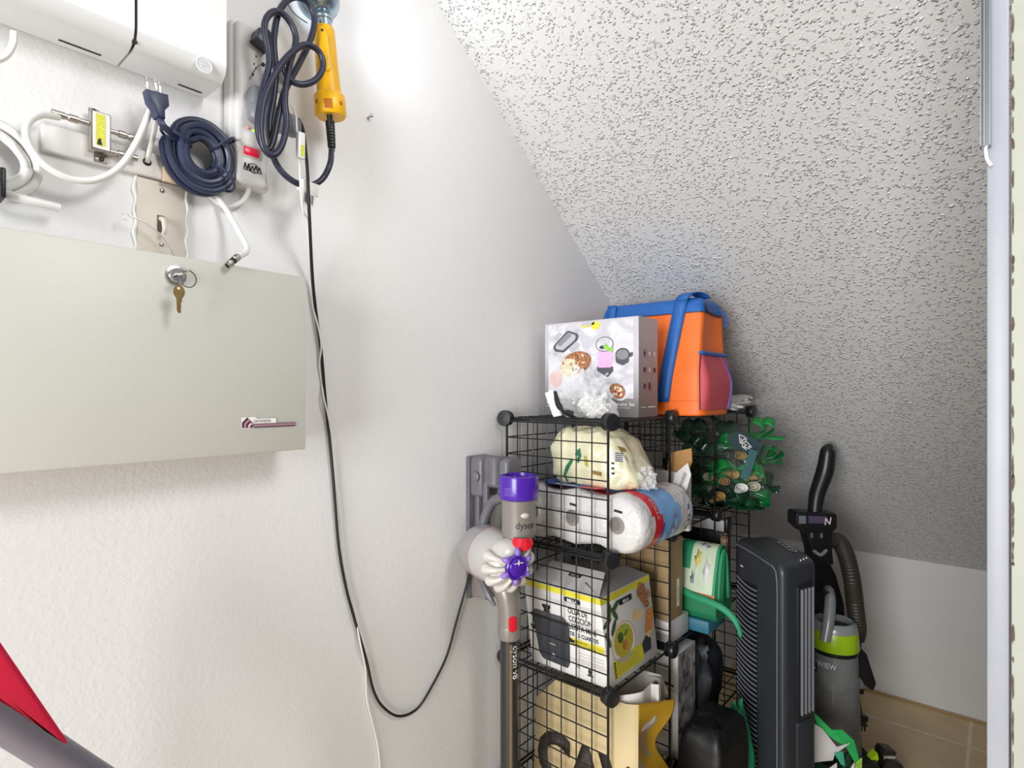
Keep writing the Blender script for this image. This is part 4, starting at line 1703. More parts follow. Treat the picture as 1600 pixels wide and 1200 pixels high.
def towelfn(u, v):
    k = min(int(round(v * (len(stat) - 1))), len(stat) - 1)
    i = int(round(u * len(OUT))) % len(OUT)
    s, sc_ = stat[k]
    mx = (cxs[0] + cxs[-1]) / 2
    x, z = OUT[i]
    hx = (cxs[-1] - cxs[0]) / 2 + RR
    inset = (1 - sc_) * RR
    x = mx + (x - mx) * (hx - inset) / hx
    z = z * (1 - inset / RR)
    w = noise.noise(Vector((x * 30, s * 40, z * 30))) * 0.0022
    return (x + w * .4, ty0 + s, max(T2 + .0005, tz + z * (1 + 0.012 * math.sin(i)) + w))


def towelmat(u, v):
    s = stat[min(int(v * len(stat)), len(stat) - 1)][0]
    ang = u
    slant = 0.02 * math.sin(2 * PI * u)
    q = s + slant * 0.5
    if q < 0.045:
        return M_film
    if q < 0.083:
        return M_fred
    if q < 0.095 and (u > .85 or u < .02 or .02 < u):
        return M_fdblue if (u > 0.8) else M_fblue
    if q < 0.178:
        return M_fblue
    return M_film


b.grid(towelfn, len(OUT), len(stat), M_film, cu=True, mf=towelmat)
b.f.append([len(b.v) - len(OUT) * len(stat) + i * len(stat) for i in range(len(OUT))])
b.fm.append(b.slot(M_film))
b.fs.append(False)
b.f.append([len(b.v) - len(OUT) * len(stat) + i * len(stat) + len(stat) - 1 for i in range(len(OUT))])
b.fm.append(b.slot(M_film))
b.fs.append(False)
# blue print and red badge on top near the end
TMt = frame((0.02, ty0 + 0.02, tz + RR + 0.0006), (1, 0, 0), (0, 1, 0))
b.flat([(0.10, 0.002), (0.22, 0.002), (0.25, 0.06), (0.06, 0.07), (0.07, 0.03)], M_fdblue, TMt, 0.0012)
b.flat([(0.20, 0.000), (0.245, 0.002), (0.262, 0.02), (0.235, 0.035), (0.195, 0.022)], M_fred, TMt, 0.0018)
b.flat([(0.12, 0.010), (0.19, 0.010), (0.185, 0.022), (0.12, 0.022)], M_paperw, TMt, 0.0018)
# print on the outer side
sr = cxs[-1]


def sidemap(y_, a0):
    return lambda u, v: (sr + (RR + .0012) * math.cos(a0 + v / RR), y_ + u, tz + (RR + .0012) * math.sin(a0 + v / RR))


def curved(poly, fn, m):
    o = len(b.v)
    for p in poly:
        b.v.append(Vector(fn(*p)))
    b.f.append([o + i for i in range(len(poly))])
    b.fm.append(b.slot(m))
    b.fs.append(False)


fnm = sidemap(ty0 + 0.150, -0.15)
curved([(0.012 * math.cos(2 * PI * k / 24) - .002, 0.034 * math.sin(2 * PI * k / 24)) for k in range(24)], fnm, M_film)
fnm2 = lambda u, v: tuple(Vector(fnm(u, v)) + Vector((.0006, 0, 0)))
for (u, v0, v1) in ((-.004, -.012, .022), (.001, -.016, .02)):
    curved([(u, v0), (u + .0025, v0), (u + .0035, v1), (u + .001, v1)], fnm2, mat('print_red', '#c03c3c', .5))
curved([(0.011 * math.cos(a) - .006, 0.013 * math.sin(a) - .035) for a in [2 * PI * k / 18 for k in range(18)]], fnm, M_fdblue)
fnm3 = sidemap(ty0 + 0.195, -0.12)
for k in range(5):
    curved([(.004 + k * .0045, -.040), (.0065 + k * .0045, -.040), (.0065 + k * .0045, .022 - .004 * (k % 3)), (.004 + k * .0045, .020)], fnm3, mat('print_salmon', '#d59a90', .5))
curved([(.030, .0), (.040, .0), (.040, .030), (.030, .030)], fnm3, mat('print_blue', '#5470b0', .5))
for k in range(5):
    curved([(.030 + k * .002, -.035), (.0313 + k * .002, -.035), (.0313 + k * .002, -.005), (.030 + k * .002, -.005)], fnm3, M_ink)
fnm4 = sidemap(ty0 + 0.063, 0.55)
text_on(b, 'ROLLS', M_film, 0.018, lambda u, v: fnm4(v * .9, -u), sx=1.0)
b.build('wrapping', t, sharp=60)
# roll ends with their tubes
for k, cx_ in enumerate(cxs):
    b = MB()
    EM = Yface(ty0, cx_, tz)
    b.lathe([(0.0195, 0.0012), (0.021, 0.0016), (0.024, 0.0004)], M_film, EM, 28)
    b.ell(0, 0, 0.0195, 0.0205, M_core, EM, 0.0013)
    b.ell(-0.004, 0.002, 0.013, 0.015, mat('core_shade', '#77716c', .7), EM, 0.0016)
    b.rect(-0.011, 0.029, 0.010, 0.0345, M_ink, frame((cx_, ty0, tz), (1, 0, -.12), (.12, 0, 1)), 0.0014)
    b.build('roll_end', t)

# ------------------------------------------------------------------ yellow pack on the towels
M_ypack = mat('pale_yellow_film', '#ece7c4', 0.22, var=0.07, vscale=25, bump=0.6, bscale=38, bdist=0.006)
M_leaf = mat('green_print', '#2f7a55', .5)
M_gold = mat('gold_print', '#9a8448', .5, var=.3, vscale=300)
yp = 1.185
pz = tz + RR + 0.002
b = MB()
pc = Vector((0.218, 1.235, pz + 0.066))
b.ball(pc, (0.116, 0.080, 0.074), M_ypack, power=.50, amp=.07, fr=2.2, seed=1.5, nu=72, nv=44)
for v in b.v:
    k_ = (v.z - pc.z) / .07
    v.x = pc.x + (v.x - pc.x) * (1 - .24 * k_ * (1 if v.x > pc.x else .75)) - .012 * k_
    v.z += .006 * noise.noise(v * 30)
    v.y += .006 * noise.noise(v * 26)
    v.z = max(pz, min(v.z, 1.218))
from mathutils.bvhtree import BVHTree
PBVH = BVHTree.FromPolygons([tuple(v) for v in b.v], b.f)


def onpack(pts, m, off):
    q = []
    for a, c_ in pts:
        d = (P(a, c_, Z=1.0) - CAM).normalized()
        hit = PBVH.ray_cast(CAM, d)
        if hit[0] is None:
            return
        q.append(hit[0] - d * off * 1.6)
    b.raw(q, [list(range(len(q)))], m, None, False)


onpack([(906, 700), (908, 712), (904, 724), (899, 718), (898, 706)], M_leaf, 0.0012)
onpack([(893, 716), (896, 720), (888, 734), (884, 744), (880, 742), (884, 728)], M_leaf, 0.0012)
onpack([(880, 742), (883, 742), (888, 752), (886, 754)], M_leaf, 0.0012)
onpack([(926, 735), (940, 738), (940, 744), (926, 741)], M_gold, 0.0012)
onpack([(902, 752), (914, 756), (912, 760), (900, 755)], M_gold, 0.0012)
onpack([(912, 712), (917, 714), (920, 730), (914, 728)], mat('yellow_print', '#c7bb62', .5), 0.0012)
onpack([(955, 705), (972, 708), (978, 722), (960, 722)], M_paperw, 0.0012)
for k in range(5):
    onpack([(961, 707 + k * 3), (973, 708.5 + k * 3), (973.5, 710 + k * 3), (961.5, 708.5 + k * 3)], M_ink, 0.0018)
onpack([(964, 697), (976, 700), (992, 724), (982, 722)], M_gold, 0.0012)
for k in range(3):
    onpack([(955 + k * .3, 722 + k * 8), (960 + k * .3, 723 + k * 8), (959, 726 + k * 8), (955, 725 + k * 8)], M_ink, 0.0014)
tag(b.build('wipes_pack', sharp=50), 'pale yellow soft pack with a green leaf print on top of the paper towels', 'pack')
q = P(992, 748, y=1.215)
b = crinkle((q.x - .005, 1.235, pz + 0.020), (0.055, 0.040, 0.040), mat('milky_film', '#f3f3f4', .12, alpha=.5, spec=.9), 8.1, pz, amp=.6)
tag(b.build('loose_film', sharp=14), 'loose crumpled clear film beside the yellow pack on the paper towels', 'plastic bag')

# white open carton with a brown flap, bay two
M_kraft = mat('kraft_cardboard', '#b78a52', 0.75, var=0.05, vscale=60)
M_kraftd = mat('kraft_brown', '#a48a62', 0.75, var=0.05, vscale=60)
M_wcard = mat('white_card', '#dcdad7', 0.55, var=0.02)
M_gcard = mat('grey_card', '#aaa69e', 0.6, var=0.05)
t = thing('open_carton', 'white carton with a raised brown flap next to the paper towels', 'box', (0.26, 1.50, T2))
b = MB()
cx0, cx1, cy0, cy1, cz1 = 0.17, 0.362, 1.445, 1.462, 1.088
b.bx(cx0, cx1, cy0, cy1, T2, cz1, M_wcard, bev=.001)
CM = Yface(cy0, cx1 - .06, T2)
b.line([(0.006, 0.090), (0.046, 0.105)], 0.004, M_ink, CM, 0.0006)
for k in range(3):
    b.line([(0.012, 0.074 - k * .014), (0.05, 0.088 - k * .014)], 0.0018, M_gcard, CM, 0.0006)
b.build('carton_body', t)
b = MB()
b.extr([(cx1 - 0.062, cz1), (cx1 - .002, cz1 + 0.006), (cx1 + 0.008, cz1 + .03), (cx1 + 0.006, cz1 + 0.066), (cx1 - 0.055, cz1 + 0.050)], -0.0015, 0.0015, M_kraft, frame((0, cy0 + .004, 0), (1, 0, 0), (0, 0, 1)))
b.build('flap', t)
b = MB()
b.bx(0.04, 0.165, 1.44, 1.70, T2, 1.115, M_gcard, bev=.002)
tag(b.build('grey_carton'), 'plain grey carton at the back of the shelf behind the open carton', 'box')
b = MB()
q = P(1042, 750, y=1.40)
FRM = frame((q.x, 1.402, T2 + .001), (1, 0, 0.0), (0.25, 0, 1))
hh = 0.19
b.extr([(-0.018, 0.0), (0.02, 0.0), (0.026, hh - .03), (0.010, hh), (-0.016, hh - .03)], -0.001, 0.001, M_wcard, FRM)
b.flat([(0.0, hh - .08), (0.004, hh - .085), (0.016, hh - .03), (0.006, hh - .022)], M_gcard, FRM, 0.0022)
tag(b.build('folded_card'), 'narrow folded white card between the paper towels and the open carton', 'card')

# ------------------------------------------------------------------ slow-cooker carton
M_cart = mat('carton_white', '#e4e1de', 0.4, var=0.015)
M_cgrey = mat('carton_greytop', '#a9a8a6', 0.45)
M_yband = mat('print_yellow', '#e3d83c', 0.45, var=.05)
M_pot = mat('print_pot', '#3d3f45', 0.35, var=.2, vscale=12)
M_potl = mat('print_potlight', '#5a5c62', 0.35)
M_herb = mat('print_herb', '#49663a', .5, var=.4, vscale=300)
M_soup = mat('print_soup', '#c9b83a', .4, var=.3, vscale=200)
M_carr = mat('print_carrot', '#cf8a4a', .5, var=.3, vscale=200)
M_board2 = mat('print_bread', '#e6c795', .5, var=.1)
KW, KD, KH = 0.222, 0.236, 0.198
KS = Matrix(((1, 0, -0.13, 0.318), (0, 1, -0.02, 1.119), (-0.02, 0, 1, T3 + .002), (0, 0, 0, 1)))
# the box is squashed: its top has slid toward the wall
KB = Matrix(((1, 0, -0.13, 0.318), (0, 1, 0.0, 1.122), (0, 0, 1, T3 + .0008), (0, 0, 0, 1)))
t = thing('slow_cooker_carton', 'white and yellow slow cooker carton with a printed black pot, slightly crushed', 'box', (0.2, 1.24, T3))
b = MB()
b.bx(-KW, 0, 0, KD, 0, KH, M_cart, KB, bev=0.0012)
FMk = KB @ frame((-KW, 0, 0), (1, 0, 0), (0, 0, 1))
SMk = KB @ frame((0, 0, 0), (0, 1, 0), (0, 0, 1))
b.rect(0.0, KH - 0.014, KW, KH - .001, M_yband, FMk, 0.0006)
b.rect(0.0, KH - 0.016, KD, KH - .001, M_yband, SMk, 0.0006)


def kp(u, v):
    return (u * KW, v * KH)


def kpoly(pts, m, off, r=0.0):
    q = [kp(*p) for p in pts]
    if r:
        q = roundpoly(q, r, 4)
    b.flat(q, m, FMk, off)


kpoly([(0.07, 0.60), (0.55, 0.60), (0.575, 0.56), (0.535, 0.14), (0.50, 0.07), (0.17, 0.08), (0.125, 0.14), (0.085, 0.5)], M_pot, 0.0008, .006)
kpoly([(0.055, 0.615), (0.57, 0.615), (0.57, 0.57), (0.055, 0.57)], M_ink, 0.0011, .003)
kpoly([(0.12, 0.665), (0.50, 0.665), (0.56, 0.61), (0.065, 0.61)], M_potl, 0.0013, .003)
kpoly([(0.245, 0.665), (0.325, 0.665), (0.32, 0.70), (0.345, 0.73), (0.335, 0.755), (0.235, 0.755), (0.225, 0.73), (0.25, 0.70)], M_ink, 0.0015, .002)
kpoly([(0.03, 0.46), (0.10, 0.46), (0.105, 0.40), (0.05, 0.42)], M_ink, 0.0010, .002)
kpoly([(0.55, 0.46), (0.625, 0.42), (0.625, 0.40), (0.55, 0.39)], M_ink, 0.0010, .002)
b.ell(0.325 * KW, 0.17 * KH, 0.006, 0.007, M_potl, FMk, 0.0015)
b.ell(0.325 * KW, 0.17 * KH, 0.0028, 0.0035, M_paperw, FMk, 0.0018)
for (v) in (0.37, 0.29):
    b.rect(0.28 * KW, v * KH, 0.36 * KW, (v + .012) * KH, M_gcard, FMk, 0.0014)
kpoly([(0.54, 0.86), (0.75, 0.86), (0.75, 0.92), (0.54, 0.92)], M_ink, 0.0010, .006)
b.text('BELLA', KB @ frame((-KW + .645 * KW, 0, .868 * KH), (1, 0, 0), (0, 0, 1)), 0.0098, M_paperw, 0.0014, sx=1.1, align='CENTER', bold=.0004)
for s_, v, z_ in (('OLLA DE', .735, .0178), ('COCCIÓN', .645, .0178), ('LENTA MINI', .555, .0178), ('DE 1.5 CUARTOS', .478, .0132)):
    b.text(s_, KB @ frame((-KW + .575 * KW, 0, v * KH), (1, 0, 0), (0, 0, 1)), z_, M_ink, 0.0010, sx=.78, bold=.0003)
b.rect(.575 * KW, .365 * KH, .985 * KW, .455 * KH, M_yband, FMk, 0.0008)
b.text('Comidas sabrosas', KB @ frame((-KW + .585 * KW, 0, .42 * KH), (1, 0, 0), (0, 0, 1)), 0.0068, M_ink, 0.0012, sx=.9)
b.text('fácilmente y a la perfección', KB @ frame((-KW + .585 * KW, 0, .38 * KH), (1, 0, 0), (0, 0, 1)), 0.0068, M_ink, 0.0012, sx=.9)
for k in range(3):
    b.rect(.66 * KW, (.30 - .035 * k) * KH, .97 * KW, (.305 - .035 * k) * KH, M_gcard, FMk, 0.0008)
b.ell(.78 * KW, .12 * KH, .0045, .006, M_ink, FMk, 0.0010)
b.rect(.745 * KW, .07 * KH, .815 * KW, .088 * KH, M_ink, FMk, 0.0010)
b.rect(.62 * KW, .12 * KH, .66 * KW, .15 * KH, M_gcard, FMk, 0.0008)


def spoly(pts, m, off, r=0.0):
    q = [(p[0] * KD, p[1] * KH) for p in pts]
    if r:
        q = roundpoly(q, r, 4)
    b.flat(q, m, SMk, off)


def sell(u, v, ru, rv, m, off, rot=0, n=24):
    b.ell(u * KD, v * KH, ru * KD, rv * KH, m, SMk, off, rot, n)


sell(.34, .40, .225, .215, M_cart, .0008)
sell(.34, .40, .235, .235, M_board2, .0006)
sell(.34, .40, .22, .22, M_paperw, .0010)
sell(.34, .42, .185, .185, M_soup, .0013)
for (u, v, m) in ((.28, .47, M_herb), (.40, .46, M_soup), (.36, .36, M_carr), (.30, .38, M_soup), (.38, .52, M_mint)):
    sell(u, v, .055, .06, m, .0016, u * 9)
for (u, v, r_) in ((.07, .70, .3), (.13, .80, 1.2), (.18, .62, .9), (.06, .52, 2.0), (.22, .76, 2.2), (.25, .84, .5)):
    sell(u, v, .085, .035, M_herb, .0010 + u * .001, r_, 12)
for (u, v) in ((.74, .84), (.80, .76), (.82, .88), (.86, .68), (.78, .90), (.9, .78)):
    sell(u, v, .065, .055, M_nut, .0010 + u * .001, u * 7, 12)
sell(.62, .62, .075, .06, M_board2, .0010)
sell(.70, .58, .085, .055, M_board2, .0013, .3)
spoly([(.74, .22), (.84, .16), (.96, .40), (.90, .48)], M_board2, .0010)
for k in range(4):
    spoly([(.76 + .04 * k, .36), (.81 + .04 * k, .33), (.90 + .03 * k, .56), (.86 + .03 * k, .62)], M_carr, .0014 + k * .0002, .004)
spoly([(.10, .06), (.70, .06), (.70, .26), (.10, .26)], M_yband, .0010)
for k in range(4):
    b.rect(.17 * KD, (.10 + .035 * k) * KH, .60 * KD, (.106 + .035 * k) * KH, M_gold, SMk, .0013)
for k in range(6):
    b.rect(.115 * KD, (.075 + .03 * k) * KH, .145 * KD, (.095 + .03 * k) * KH, M_ink, SMk, .0013)
spoly([(.70, .12), (.86, .12), (.88, .25), (.82, .28), (.80, .31), (.76, .31), (.74, .28), (.68, .25)], M_pot, .0013, .003)
b.rect(.84 * KD, .30 * KH, .98 * KD, .31 * KH, M_gcard, SMk, .0010)
b.rect(.84 * KD, .27 * KH, .96 * KD, .28 * KH, M_gcard, SMk, .0010)
spoly([(.32, .82), (.58, .82), (.58, .89), (.32, .89)], M_ink, .0016, .006)
b.text('BELLA', KB @ frame((0, .45 * KD, .833 * KH), (0, 1, 0), (0, 0, 1)), 0.0092, M_paperw, 0.0020, sx=1.1, align='CENTER', bold=.0004)
b.build('carton_body', t)
b = MB()
# raised front flap of the lid
LF = KB @ frame((-KW + .004, 0.002, KH), (1, 0, 0), (0, .72, .30))
b.extr([(0, 0), (KW - .008, 0), (KW - .035, 0.085), (0.03, 0.085)], -0.001, 0.001, M_cart, LF)
spq = [(.46 * KW, .045), (.62 * KW, .045), (.62 * KW, .058), (.46 * KW, .058)]
b.flat(roundpoly(spq, .005, 4), M_ink, LF, .0018)
b.text('BELLA', LF @ Matrix.Translation((.54 * KW, .0475, 0)), 0.0085, M_paperw, 0.0024, sx=1.1, align='CENTER')
b.build('lid_flap', t)
b = MB()
b.extr([(0.004, 0), (KD - .004, 0), (KD - .02, 0.06), (0.03, 0.06)], -0.001, 0.001, M_cgrey, KB @ frame((-.001, 0, KH), (0, 1, 0), (-.92, 0, .24)))
b.build('lid_flap', t)

# brown carton on a white carton, second bay
b = MB()
b.bx(0.09, 0.318, 1.432, 1.545, T3, 0.688, M_wcard, bev=.0012)
b.rect(0.10, 0.004, .226, 0.024, M_gcard, Yface(1.432, 0.09, T3), .0005)
tag(b.build('white_carton'), 'flat white carton under the tall brown carton on the shelf', 'box')
b = MB()
b.bx(0.115, 0.314, 1.440, 1.515, 0.6885, 0.905, M_kraftd, bev=.0015)
LM = Xface(0.314, 1.440, 0.6885)
b.rect(0.036, 0.030, 0.052, 0.105, M_paperw, LM, .0006)
for k in range(7):
    b.rect(0.039, 0.045 + k * .006, 0.049, 0.0475 + k * .006, M_gcard, LM, .0010)
tag(b.build('brown_carton'), 'tall brown cardboard carton with a white barcode label beside the green bag', 'box')

# ------------------------------------------------------------------ green lunch bag on a teal box
M_green = mat('green_webbing', '#2f9a6c', 0.55, var=0.05)
M_greend = mat('dark_green_fabric', '#1e7d50', 0.55, var=0.06)
M_pale = mat('pale_green_print', '#cfdcc0', 0.55, var=0.12, vscale=18)
M_pyel = mat('print_soft_yellow', '#dccf6c', .55)
M_pora = mat('print_rust', '#c08a5e', .55, var=.1)
M_pgr = mat('print_slate', '#8b96a0', .55)
b = MB()
b.bx(0.14, 0.372, 1.553, 1.68, T3, 0.668, mat('teal_box', '#2c6f86', .5), bev=.004)
tag(b.build('teal_box'), 'low teal box under the green lunch bag', 'box')
lx0, lx1, ly0, ly1, lz0, lz1 = 0.15, 0.392, 1.552, 1.672, 0.6685, 0.868
t = thing('lunch_bag', 'green lunch bag with a pale patterned flap on the shelf', 'bag', (0.27, 1.61, lz0))
b = MB()
prof = [(ly0 + .012, lz0), (ly0, lz0 + .02), (ly0 + .002, lz0 + .07), (ly0 + .035, lz1 - .02), (ly0 + .06, lz1 - .004), (ly0 + .085, lz1 - .012), (ly1 - .015, lz1 - .07), (ly1, lz0 + .03), (ly1 - .01, lz0)]
b.extr(roundpoly([(p[0], p[1]) for p in prof], .014, 4), lx0, lx1, M_greend, Matrix(((0, 0, 1, 0), (1, 0, 0, 0), (0, 1, 0, 0), (0, 0, 0, 1))), bev=.006)
b.build('body', t)
b = MB()
fl = [(ly0 - .0035, lz0 + .062), (ly0 - .002, lz0 + .085), (ly0 + .030, lz1 - .018), (ly0 + .058, lz1 + .002), (ly0 + .086, lz1 - .008), (ly0 + .10, lz1 - .05)]
fls = spline([Vector((0, p[0], p[1])) for p in fl], 6)
n_ = len(fls)


def flapfn(u, v):
    q = fls[min(int(round(v * (n_ - 1))), n_ - 1)]
    return (lx0 + .004 + (lx1 - lx0 - .006) * u, q.y, q.z)


def flapm(u, v):
    if v < .07:
        return M_pyel
    if v < .16:
        return M_pora
    if u > .955:
        return M_green
    if .52 < u < .66 and v > .30:
        return M_green
    return M_pale


b.grid(flapfn, 60, n_, M_pale, mf=flapm)
FF = lambda u, v, o_: Vector(flapfn(u, v)) + Vector((0, -.001 - o_, .0006))
for (u, v, s_, m) in ((.80, .52, .05, M_pgr), (.86, .48, .03, M_pgr), (.76, .36, .05, M_pyel), (.88, .30, .05, M_paperw), (.44, .5, .04, M_pyel), (.36, .38, .05, M_pora), (.72, .26, .03, M_pgr), (.46, .28, .03, M_pgr), (.86, .62, .03, M_pora)):
    pts = []
    for k in range(10):
        a = 2 * PI * k / 10
        rr_ = s_ * (1 if k % 2 else .55)
        uu_, vv_ = u + rr_ * math.cos(a), v + rr_ * 1.4 * math.sin(a)
        pts.append(FF(min(max(uu_, 0), 1), min(max(vv_, 0), 1), .0006))
    b.raw(pts, [list(range(10))], m, None, False)
o = b.build('flap', t)
so = o.modifiers.new('thick', 'SOLIDIFY')
so.thickness = .002
b = MB()
for k in range(3):
    off = .010 + .012 * k
    b.tube([(lx1 + .002, ly0 + off, lz0 + .04), (lx1 + .002, ly0 + .018 + off * .9, lz1 - .06), (lx1 + .002, ly0 + .045 + off * .4, lz1 - .010 - off * .2), (lx1 + .002, ly0 + .075 - .0 * k, lz1 - .03 - off * .2), (lx1 + .002, ly1 - .025 - off * .3, lz0 + .05)], .004, M_green, 8)
b.build('edge_binding', t)
b = MB()
b.grid(lambda u, v: tuple(Vector(spl_[min(int(round(u * (len(spl_) - 1))), len(spl_) - 1)]) + Vector((.004 * (v - .5), -.003, .026 * (v - .5)))) if True else None, 30, 3, M_green) if False else None
spl_ = spline([P(1050, 913, y=1.543), P(1075, 928, y=1.535), P(1105, 940, y=1.53), P(1130, 953, y=1.53), P(1148, 972, y=1.53), P(1157, 994, y=1.535)], 6)
b.grid(lambda u, v: spl_[min(int(round(u * (len(spl_) - 1))), len(spl_) - 1)] + Vector((0.004 * v, .006 * v, .016 * (v - .5))), len(spl_), 3, M_green)
o = b.build('strap', t)
so = o.modifiers.new('thick', 'SOLIDIFY')
so.thickness = .003

# third bay, middle tier: dark box, white slab, book
b = MB()
b.bx(0.06, 0.332, 1.80, 1.835, T3, 0.862, mat('black_box', '#16181a', .35), bev=.003)
tag(b.build('black_box'), 'dark box at the far end of the shelf behind the lunch bag', 'box')
b = MB()
b.bx(0.05, 0.322, 1.80, 1.84, 0.8625, 0.898, M_wcard, bev=.002)
b.bx(0.322, 0.333, 1.80, 1.84, 0.8625, 0.905, M_black, bev=.002)
tag(b.build('white_slab'), 'flat white box with a black end lying on the dark box', 'box')
t = thing('upright_book', 'upright book with pale and orange edges beside the tower heater', 'book', (0.33, 1.80, T3))
b = MB()
BK = Matrix.Translation((0.345, 1.742, 0)) @ Matrix.Rotation(math.radians(21), 4, 'Z')
b.bx(-0.011, -0.005, 0, .052, T3, 0.858, mat('tan_board', '#c59a68', .6), BK, bev=.001)
b.bx(0.005, 0.0105, 0, .052, T3, 0.858, mat('orange_board', '#b8643c', .6, var=.4, vscale=40), BK, bev=.001)
b.build('cover', t)
b = MB()
b.bx(-0.005, 0.005, .003, .050, T3 + .002, 0.854, mat('page_edges', '#d8c6b6', .7, var=.2, vscale=60), BK)
b.build('pages', t)

# ------------------------------------------------------------------ green bows and ribbon in the far top bay
M_rib = mat('green_satin', '#0f6a34', 0.22, var=0.15, vscale=25)
M_ribd = mat('dark_green_satin', '#0b3b22', 0.22, var=0.2, vscale=25)
M_glit = mat('green_glitter', '#1fa14a', 0.2, metal=0.35, var=0.5, vscale=600, bump=0.8, bscale=500, bdist=.003)
M_tan = mat('tan_ribbon', '#c0a060', 0.4, var=0.1)
M_crm = mat('cream_ribbon', '#dcd8bf', 0.4, var=0.06)
M_slate = mat('slate_tag', '#33474c', .45)


def bow_mesh(name, m, seed, s):
    rr = random.Random(seed)
    b = MB()
    for side in (-1, 1):
        for lay in range(2):
            ln = s * (1.0 - .25 * lay)
            wd = s * rr.uniform(.5, .7)
            ht = s * rr.uniform(.34, .5)
            tw = rr.uniform(-.5, .5)

            def fn(u, v):
                a = 2 * PI * u
                x = side * ln * (0.5 - 0.5 * math.cos(a))
                z = ht * math.sin(a) * (0.25 + .75 * abs(x) / ln)
                w = (v - .5) * wd * (0.25 + .75 * abs(x) / ln)
                return (x, w + .1 * x * tw, z + .25 * w * tw + lay * .3 * s)
            b.grid(fn, 26, 5, m)
        tl = s * rr.uniform(.8, 1.2)
        an = rr.uniform(-.9, -.4)

        def ft(u, v):
            x = side * tl * u * math.cos(an)
            return (x, (v - .5) * s * .35 * (.5 + .5 * u), tl * u * math.sin(an) + .06 * s * math.sin(6 * u))
        b.grid(ft, 10, 3, m)
    b.ball((0, 0, 0.04 * s), (s * .16, s * .2, s * .2), m, nu=14, nv=10)
    return b


bows = []
spots = [  # px, py, y, size, material, tilt
    (1086, 690, 1.790, .060, 1), (1125, 700, 1.800, .062, 0), (1150, 740, 1.795, .066, 2), (1185, 684, 1.87, .058, 2),
    (1100, 760, 1.790, .050, 0), (1135, 782, 1.800, .060, 1), (1170, 770, 1.86, .058, 0), (1194, 722, 1.88, .052, 0),
    (1070, 712, 1.800, .055, 1), (1090, 735, 1.795, .052, 1), (1175, 735, 1.86, .050, 1), (1110, 720, 1.85, .06, 1), (1143, 705, 1.9, .055, 0),
    (1066, 740, 1.85, .07, 1), (1100, 690, 1.86, .075, 1), (1120, 745, 1.87, .075, 0), (1150, 785, 1.87, .07, 1), (1075, 770, 1.86, .07, 1), (1165, 755, 1.90, .07, 1), (1105, 785, 1.87, .07, 0), (1130, 690, 1.93, .07, 1)]
names = ['dark green satin bow at the upper left of the ribbon heap', 'plain green bow at the top middle of the ribbon heap under the orange bag', 'glittery green bow in the middle of the heap beside the wire post', 'glittery bright green bow at the top right of the heap',
         'plain green bow at the lower left of the ribbon heap', 'dark green bow at the bottom of the heap over the shelf connector', 'plain green bow low right in the heap near the wall', 'green bow poking out at the far right of the heap',
         'dark green bow at the far left of the ribbon heap behind the wire post', 'dark green bow left of the middle in the ribbon heap', 'dark green bow behind the slate tag ribbon', 'dark green bow deep inside the ribbon heap', 'plain green bow tucked in behind the slate oval tag',
         'large dark bow at the back left of the heap above the wire floor', 'large dark bow at the back under the orange bag', 'large plain green bow in the back middle of the heap', 'large dark bow at the bottom right of the heap at the back',
         'large dark bow at the bottom left of the heap at the back', 'large dark bow behind the white rolled ribbon', 'large plain green bow at the bottom middle at the back', 'large dark bow high up at the back of the heap']
ms = [M_rib, M_ribd, M_glit]
rr = random.Random(21)
for k, (px, py, yy, s, mi) in enumerate(spots):
    b = bow_mesh('bow', ms[mi], k, s * 1.25)
    q = P(px, py, y=yy)
    R_ = Matrix.Rotation(rr.uniform(-.9, .9), 4, 'Z') @ Matrix.Rotation(rr.uniform(-.8, .8), 4, 'Y') @ Matrix.Rotation(rr.uniform(.3, 1.3), 4, 'X')
    M_ = Matrix.Translation(q) @ R_
    b.v = [M_ @ v for v in b.v]
    for v in b.v:
        v.z = max(T2 + .002, min(v.z, TOP - .012 if v.x < .36 else TOP + .02))
        v.x = max(v.x, .035)
        v.y = min(max(v.y, 1.728), 2.0)
    o = b.build('ribbon_bow')
    so = o.modifiers.new('thick', 'SOLIDIFY')
    so.thickness = .0012
    tag(o, names[k], 'bow', 'green bows in the far top bay')
# rolled ribbon ends
rolls = [(1159, 762, 1.79, .019, 1, 'white rolled ribbon end facing out at the lower right of the heap', .5), (1178, 760, 1.83, .019, 0, 'cream rolled ribbon end right of the white one', .2),
         (1132, 752, 1.79, .016, 2, 'tan rolled ribbon end under the glittery bow', -.4), (1125, 775, 1.785, .019, 2, 'tan rolled ribbon end at the bottom by the wire post', .7),
         (1106, 745, 1.785, .017, 0, 'cream rolled ribbon end left of the wire post', -.9), (1148, 742, 1.80, .017, 2, 'tan rolled ribbon end left of the slate ribbon', .9),
         (1186, 742, 1.85, .018, 2, 'tan rolled ribbon end at the right edge of the heap', 1.2), (1086, 780, 1.785, .018, 0, 'cream rolled ribbon end at the lower left of the heap', -.3),
         (1158, 712, 1.82, .017, 2, 'tan rolled ribbon end just under the slate oval tag', .3), (1083, 702, 1.785, .015, 2, 'dull tan rolled ribbon end at the upper left of the heap', .1)]
